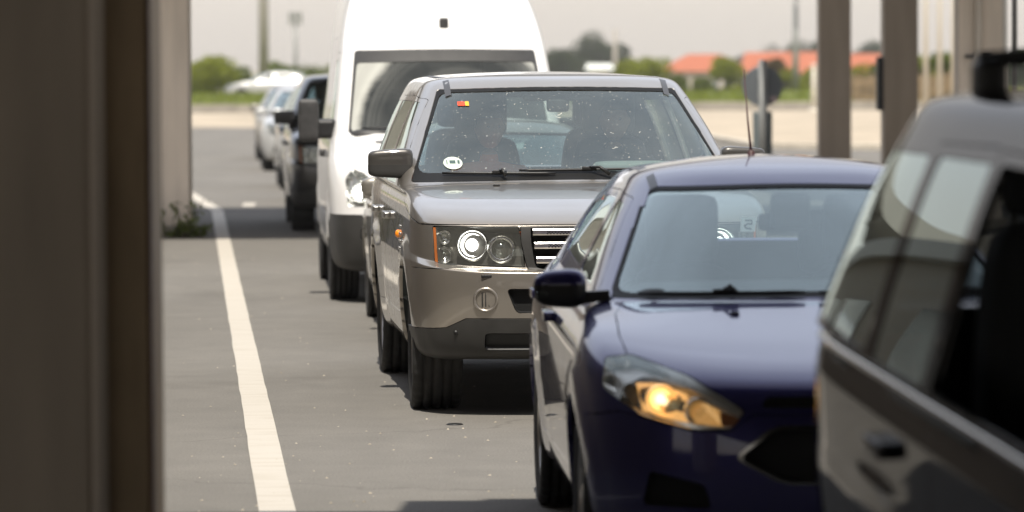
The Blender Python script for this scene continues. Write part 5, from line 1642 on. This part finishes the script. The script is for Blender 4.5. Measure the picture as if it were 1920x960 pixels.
for i, (px, Y, w, h, sd, lab) in enumerate((
    (1395, 700, 5, 6.4, 31, 'small dark tree peeping over the red roof left of the lamp post'), (1470, 700, 9, 8.7, 32, 'dark tree over the red roof left of the lamp post'), (1512, 705, 9, 9.4, 33, 'dark tree over the red roof right of the lamp post'), (1548, 700, 9, 9.6, 34, 'dark tree behind the left brown column'),
    (1625, 690, 9, 9.4, 35, 'dark tree seen between the two brown columns'), (1658, 700, 8, 8.4, 40, 'dark tree behind the column with the black box'), (1745, 420, 5, 4.9, 36, 'dark tree behind the left flagpole'), (1782, 400, 4.6, 6.2, 37, 'taller dark tree behind the right flagpole'), (1905, 330, 4.2, 5.6, 38, 'dark tree at the right edge beyond the black car'))):
    plant('tree', lab, 'tree', at(px, Y), Y, -2.2, w, h, LEAF_DARK, 3000, .42, .08, TR, sd, 15)
for px, Y, w, h, sd, lab in ((1612, 190, 2.2, 2.1, 41, 'leafy hedge plant over the reed fence between the brown columns, left'), (1640, 190, 2.0, 2.0, 42, 'leafy hedge plant over the reed fence, beside the black box'), (1733, 190, 2.2, 2.4, 43, 'leafy hedge plant over the reed fence left of the flagpoles'), (1765, 190, 2.2, 2.6, 44, 'leafy hedge plant over the reed fence at the middle flagpole'), (1800, 190, 2.2, 2.7, 45, 'leafy hedge plant over the reed fence at the pale column')):
    plant('hedge_plant', lab, 'plant', at(px, Y), Y, .35, w, h - .2, LEAF_BRIGHT if sd % 2 else LEAF_MID, 2000, .16, .1, 'plants growing over the reed fence', sd)

# grass tufts on the bank
def tufts():
    rnd = random.Random(5); vs = []; fs = []
    for _ in range(16000):
        x = rnd.uniform(-26, 28); y = rnd.uniform(182, 205)
        z = .36 + (y - 182) / 20 * .28
        h = rnd.uniform(.08, .26); w = .05; a = rnd.uniform(0, 3.14)
        dx, dy = math.cos(a) * w, math.sin(a) * w
        i = len(vs); vs += [(x - dx, y - dy, z), (x + dx, y + dy, z), (x + rnd.uniform(-.08, .08), y + rnd.uniform(-.08, .08), z + h)]
        fs.append((i, i + 1, i + 2))
    me = bpy.data.meshes.new('grass'); me.from_pydata(vs, [], fs)
    tag(link_mesh('grass', me, leaf_mat('grass_blades', (.17, .2, .035))), 'sunlit green grass on the bank below the far road', 'grass', kind='stuff')
tufts()

# weeds at the foot of the pale column
def weed(x, y, h, n, seed, label):
    rnd = random.Random(seed)
    root = thing('weed', label, 'weed', (x, y, 0), 0, 'weeds at the foot of the pale column')
    mb = MB(); tips = []
    for k in range(n):
        a = rnd.uniform(0, 6.28); l = rnd.uniform(.05, .25)
        hh = h * rnd.uniform(.4, 1.0)
        p = [(rnd.uniform(-.05, .05), rnd.uniform(-.05, .05), 0), (math.cos(a) * l * .5, math.sin(a) * l * .4, hh * .6), (math.cos(a) * l, math.sin(a) * l * .8, hh)]
        mb.tube(p, [.008, .006, .003], 5); tips.append(p)
    mb.build('stem', BARK, root)
    vs = []; fs = []
    for p in tips:
        for _ in range(17):
            t = rnd.random() ** .8
            a, b = (Vector(p[0]), Vector(p[1])) if t < .5 else (Vector(p[1]), Vector(p[2]))
            tt = t * 2 if t < .5 else t * 2 - 1
            c = a + (b - a) * tt + Vector((rnd.uniform(-.05, .05), rnd.uniform(-.05, .05), rnd.uniform(-.03, .03)))
            c.z = max(.02, c.z)
            s = rnd.uniform(.03, .085); e = Euler((rnd.uniform(0, 6.3), rnd.uniform(0, 6.3), rnd.uniform(0, 6.3))).to_matrix()
            i = len(vs)
            for q in ((-.5, 0, 0), (0, -.25, .05), (.5, 0, 0), (0, .25, .05)): vs.append(tuple(c + e @ (Vector(q) * s)))
            fs.append((i, i + 1, i + 2, i + 3))
    me = bpy.data.meshes.new('foliage'); me.from_pydata(vs, [], fs)
    link_mesh('foliage', me, LEAF_MID, root)
weed(-3.95, 45.75, .34, 10, 51, 'bushy dark weed before the left half of the pale column')
weed(-3.70, 45.72, .18, 7, 52, 'low dark weed before the right half of the pale column')
weed(-3.46, 45.85, .16, 8, 53, 'low weed in the shade just right of the pale column')
weed(-3.60, 45.7, .52, 7, 54, 'thin tall weed at the right corner of the pale column')
weed(-4.02, 45.7, .62, 6, 55, 'tallest thin weed at the left corner of the pale column')

# ------------------------------------------------------------------ far buildings, fence, poles, signs
TILE = principled('red_roof_tiles', (.38, .115, .055), .85, var=.14, vscale=1.5)
WALLP = principled('pale_wall', (.52, .47, .40), .9, var=.06, vscale=.4)
GREYW = principled('grey_gable', (.26, .26, .25), .9, var=.06, vscale=.4)
WIN = principled('dark_window', (.03, .035, .04), .15)
def hall(label, x0, x1, y, d, ez, rz_, wall, roof, hip=0.0, gable_mat=None, nwin=6):
    root = thing('house', label, 'house', ((x0 + x1) / 2, y, -2.2))
    w = x1 - x0; ez += 2.2; rz_ += 2.2
    mb = MB(); mb.box((0, d / 2, ez / 2), (w, d, ez)); mb.build('wall', wall, root)
    bm = bmesh.new(); o = .5
    v = [bm.verts.new(p) for p in ((-w / 2 - o, -o, ez), (w / 2 + o, -o, ez), (w / 2 + o, d + o, ez), (-w / 2 - o, d + o, ez), (-w / 2 - o + hip, d / 2, rz_), (w / 2 + o - hip, d / 2, rz_))]
    for f in ((0, 1, 5, 4), (2, 3, 4, 5), (1, 2, 5), (3, 0, 4), (0, 3, 2, 1)): bm.faces.new([v[i] for i in f])
    r = bm_link(bm, 'roof', roof, root)
    for i in range(nwin):
        x = -w / 2 + (i + .5) * w / nwin
        mb = MB(); mb.box((x, -.02, ez * .55), (1.3, .08, 1.3)); f = mb.build('window', WIN, root)
        mb = MB(); mb.box((x, -.07, ez * .55), (1.45, .04, .08)); mb.box((x, -.07, ez * .55), (.08, .045, 1.4)); mb.box((x, -.08, ez * .55 - .72), (1.6, .1, .08)); mb.build('frame', M['paper_white'], f)
    return root
hall('long house with a red hipped roof behind the bushes, left of the sign', at(1240, 500), at(1410, 500), 500, 9, 1.45, 3.55, WALLP, TILE, 4.0)
hall('house with a higher red roof running behind the left brown column', at(1395, 540), at(1600, 540), 540, 9, 1.2, 3.9, WALLP, TILE, 1.0)
hall('low house with grey gable end between the two brown columns', at(1585, 470), at(1672, 470), 470, 8, 1.1, 3.4, GREYW, TILE, 0.6, nwin=3)
hall('small pale shed among the trees right of the van', at(1108, 430), at(1144, 430), 430, 4, 1.75, 2.35, WALLP, M['paper_white'], .2, nwin=1)

# reed fence right
t = thing('fence', 'brown reed fence seen between the right-hand columns', 'fence', (at(1600, 181.6), 182.2, .33))
mb = MB(); rnd = random.Random(9)
L = at(1860, 181.6) - at(1600, 181.6)
k = 260
for i in range(k):
    x = L * i / k; h = 1.15 + rnd.uniform(-.12, .16)
    mb.box((x, rnd.uniform(-.02, .02), h / 2), (L / k * .96, .03, h))
mb.build('reed_panel', principled('reed', (.20, .145, .085), .9, var=.5, vscale=3, detail=5), t)
for i in range(8):
    mb = MB(); mb.tube([(L * i / 7, .07, 0), (L * i / 7, .07, 1.35)], .04, 8); mb.build('post', BARK, t)
for z in (.35, .9):
    mb = MB(); mb.box((L / 2, .05, z), (L, .03, .06)); mb.build('rail', BARK, t)

GALV = principled('galvanised', (.27, .275, .265), .5, .3, var=.1, vscale=2)
POLEC = principled('concrete_pole', (.34, .315, .28), .8, var=.1, vscale=1)
PALE = principled('pale_pole', (.62, .58, .5), .5)
def pole(name, label, cat, x, y, z, r, h, mat, head=None, group=None):
    t = thing(name, label, cat, (x, y, z), 0, group)
    mb = MB(); mb.tube([(0, 0, -.3), (0, 0, h * .5), (0, 0, h)], [r * 1.15, r, r * .8], 12); mb.build('pole', mat, t)
    mb = MB(); mb.lathe([(r * 2.2, 0), (r * 2.2, .06), (r * 1.3, .1)], axis='Z', seg=16); mb.build('base_plate', mat, t)
    if head == 'flood':
        mb = MB(); mb.tube([(-.45, 0, h - .05), (.45, 0, h - .05)], .05, 8); mb.build('crossbar', GALV, t)
        for dx in (-.32, 0, .32):
            for dz in (.15, -.32):
                mb = MB(); mb.box((dx, -.12, h + dz), (.24, .16, .34), .03, rot=None); mb.build('floodlight', GALV, t)
    if head == 'lamp':
        mb = MB(); mb.tube([(0, 0, h), (.03, -.2, h + .22), (.05, -.5, h + .28)], [.05, .045, .04], 8); mb.build('arm', mat, t)
        bm = rounded_block((.06, -.7, h + .26), (.26, .6, .16)); bm_link(bm, 'lamp_head', GALV, t)
    if head == 'ball':
        mb = MB(); mb.lathe([(.001, h + .1), (r * 1.2, h + .06), (r * 1.2, h)], axis='Z', seg=12); mb.build('finial', mat, t)
    return t
pole('mast', 'thick grey mast rising behind the passing white car', 'mast', at(497, 226), 226, .1, .25, 14, POLEC)
pole('floodlight_mast', 'pale floodlight mast with lamp cluster left of the white van', 'light mast', at(557, 270), 270, -.9, .13, 6.2, GALV, 'flood')
pole('mast', 'faint thin mast above the hazy trees', 'mast', at(1155, 480), 480, -2.2, .28, 8.6, POLEC)
pole('street_lamp', 'thin street lamp between the round sign and the left brown column', 'street lamp', at(1493, 203), 203, .5, .15, 4.5, GALV, 'lamp')
pole('post', 'short pale post just left of the left brown column', 'post', at(1527, 178), 178, 0, .10, 1.9, PALE, 'ball')
for px, lab in ((1737, 'leftmost of three white flagpoles right of the brown columns'), (1763, 'middle one of three white flagpoles'), (1789, 'right one of three white flagpoles, beside the pale column')):
    pole('flagpole', lab, 'flagpole', at(px, 124), 124, 0, .068, 9, PALE, 'ball', 'white flagpoles')
pole('pole', 'thin pale pole just right of the column with the downpipe', 'pole', at(1885, 58), 58, 0, .03, 7, PALE, 'ball')
pole('pole', 'thin dark pole at the top right above the black car', 'pole', at(1903, 40), 40, 0, .026, 6, M['plastic'], 'ball')

# round sign seen from the back, on a post with a dark bollard
t = thing('round_sign', 'grey back of a round road sign on a post above a dark bollard', 'road sign', (at(1431, 62), 62, 0))
SB = principled('sign_back', (.15, .165, .178), .45, .4, var=.08, vscale=6)
mb = MB(); mb.lathe([(.001, -.004), (.293, -.004), (.300, 0), (.300, .012), (.001, .012)], c=(0, .03, 1.56), seg=48, smooth=False); mb.build('disc', SB, t)
mb = MB(); mb.tube([(0, -.05, 0), (0, -.05, 1.93)], .064, 16); mb.lathe([(.064, 1.93), (.045, 1.95), (.001, 1.955)], c=(0, -.05, 0), axis='Z', seg=16); mb.build('post', GALV, t)
mb = MB(); mb.box((0, .04, .60), (.29, .06, 1.16), .02); mb.build('bollard', principled('bollard_grey', (.12, .145, .15), .5), t)
mb = MB(); mb.box((.17, .018, 1.37), (.11, .004, .075), .001); mb.build('sticker', principled('faded_sticker', (.42, .33, .33), .6), t)
for z in (1.42, 1.70):
    mb = MB(); mb.box((0, -.0, z), (.15, .05, .03)); mb.build('clamp', GALV, t)
t = thing('round_sign', 'edge of a round sign peeping out behind the pale column with weeds', 'road sign', (at(337, 76), 76, 0))
mb = MB(); mb.lathe([(.001, -.004), (.293, -.004), (.300, 0), (.300, .012), (.001, .012)], c=(-.08, .03, 1.43), seg=48, smooth=False); mb.build('disc', SB, t)
mb = MB(); mb.tube([(-.08, -.02, 0), (-.08, -.02, 1.8)], .035, 16); mb.build('post', GALV, t)

# small things on the lane
o = MB(); o.lathe([(.001, .006), (.036, .006), (.044, .002), (.044, 0)], c=(0, 0, 0), axis='Z', seg=28)
o = o.build('lid', M['plastic_dark']); o.location = (-.30, 21.4, .0005); tag(o, 'small flat dark lid lying on the asphalt before the bronze car', 'lid')
rnd = random.Random(17)
def chips():
    vs = []; fs = []
    for _ in range(200):
        Y = 16.5 + 26 * rnd.random() ** 1.6; px = rnd.uniform(300, 1010)
        x = at(px, Y); s = rnd.uniform(.003, .009)
        i = len(vs)
        pts = [(-1, -.6, 0), (.8, -.8, 0), (1, .7, 0), (-.6, 1, 0), (0, 0, .8)]
        a = rnd.uniform(0, 6.28); ca_, sa = math.cos(a), math.sin(a)
        for q in pts: vs.append((x + s * (q[0] * ca_ - q[1] * sa), Y + s * (q[0] * sa + q[1] * ca_), .001 + s * q[2]))
        for f in ((0, 1, 4), (1, 2, 4), (2, 3, 4), (3, 0, 4)): fs.append(tuple(i + k for k in f))
    me = bpy.data.meshes.new('gravel'); me.from_pydata(vs, [], fs)
    tag(link_mesh('gravel', me, principled('gravel_chips', (.36, .32, .26), .9, var=.4, vscale=2)), 'loose pale grit scattered over the asphalt', 'gravel', kind='stuff')
chips()

# ------------------------------------------------------------------ air
def haze():
    mb = MB(); mb.box((0, 560, 6.5), (900, 1260, 19.4))
    m = bpy.data.materials.new('haze'); t = NT(m)
    out = t.n('ShaderNodeOutputMaterial'); v = t.n('ShaderNodeVolumePrincipled')
    v.inputs['Color'].default_value = (.86, .85, .84, 1); v.inputs['Density'].default_value = .0003; v.inputs['Anisotropy'].default_value = .2
    t.l(v, 0, out, 'Volume')
    tag(mb.build('haze', m), kind='stuff')
haze()
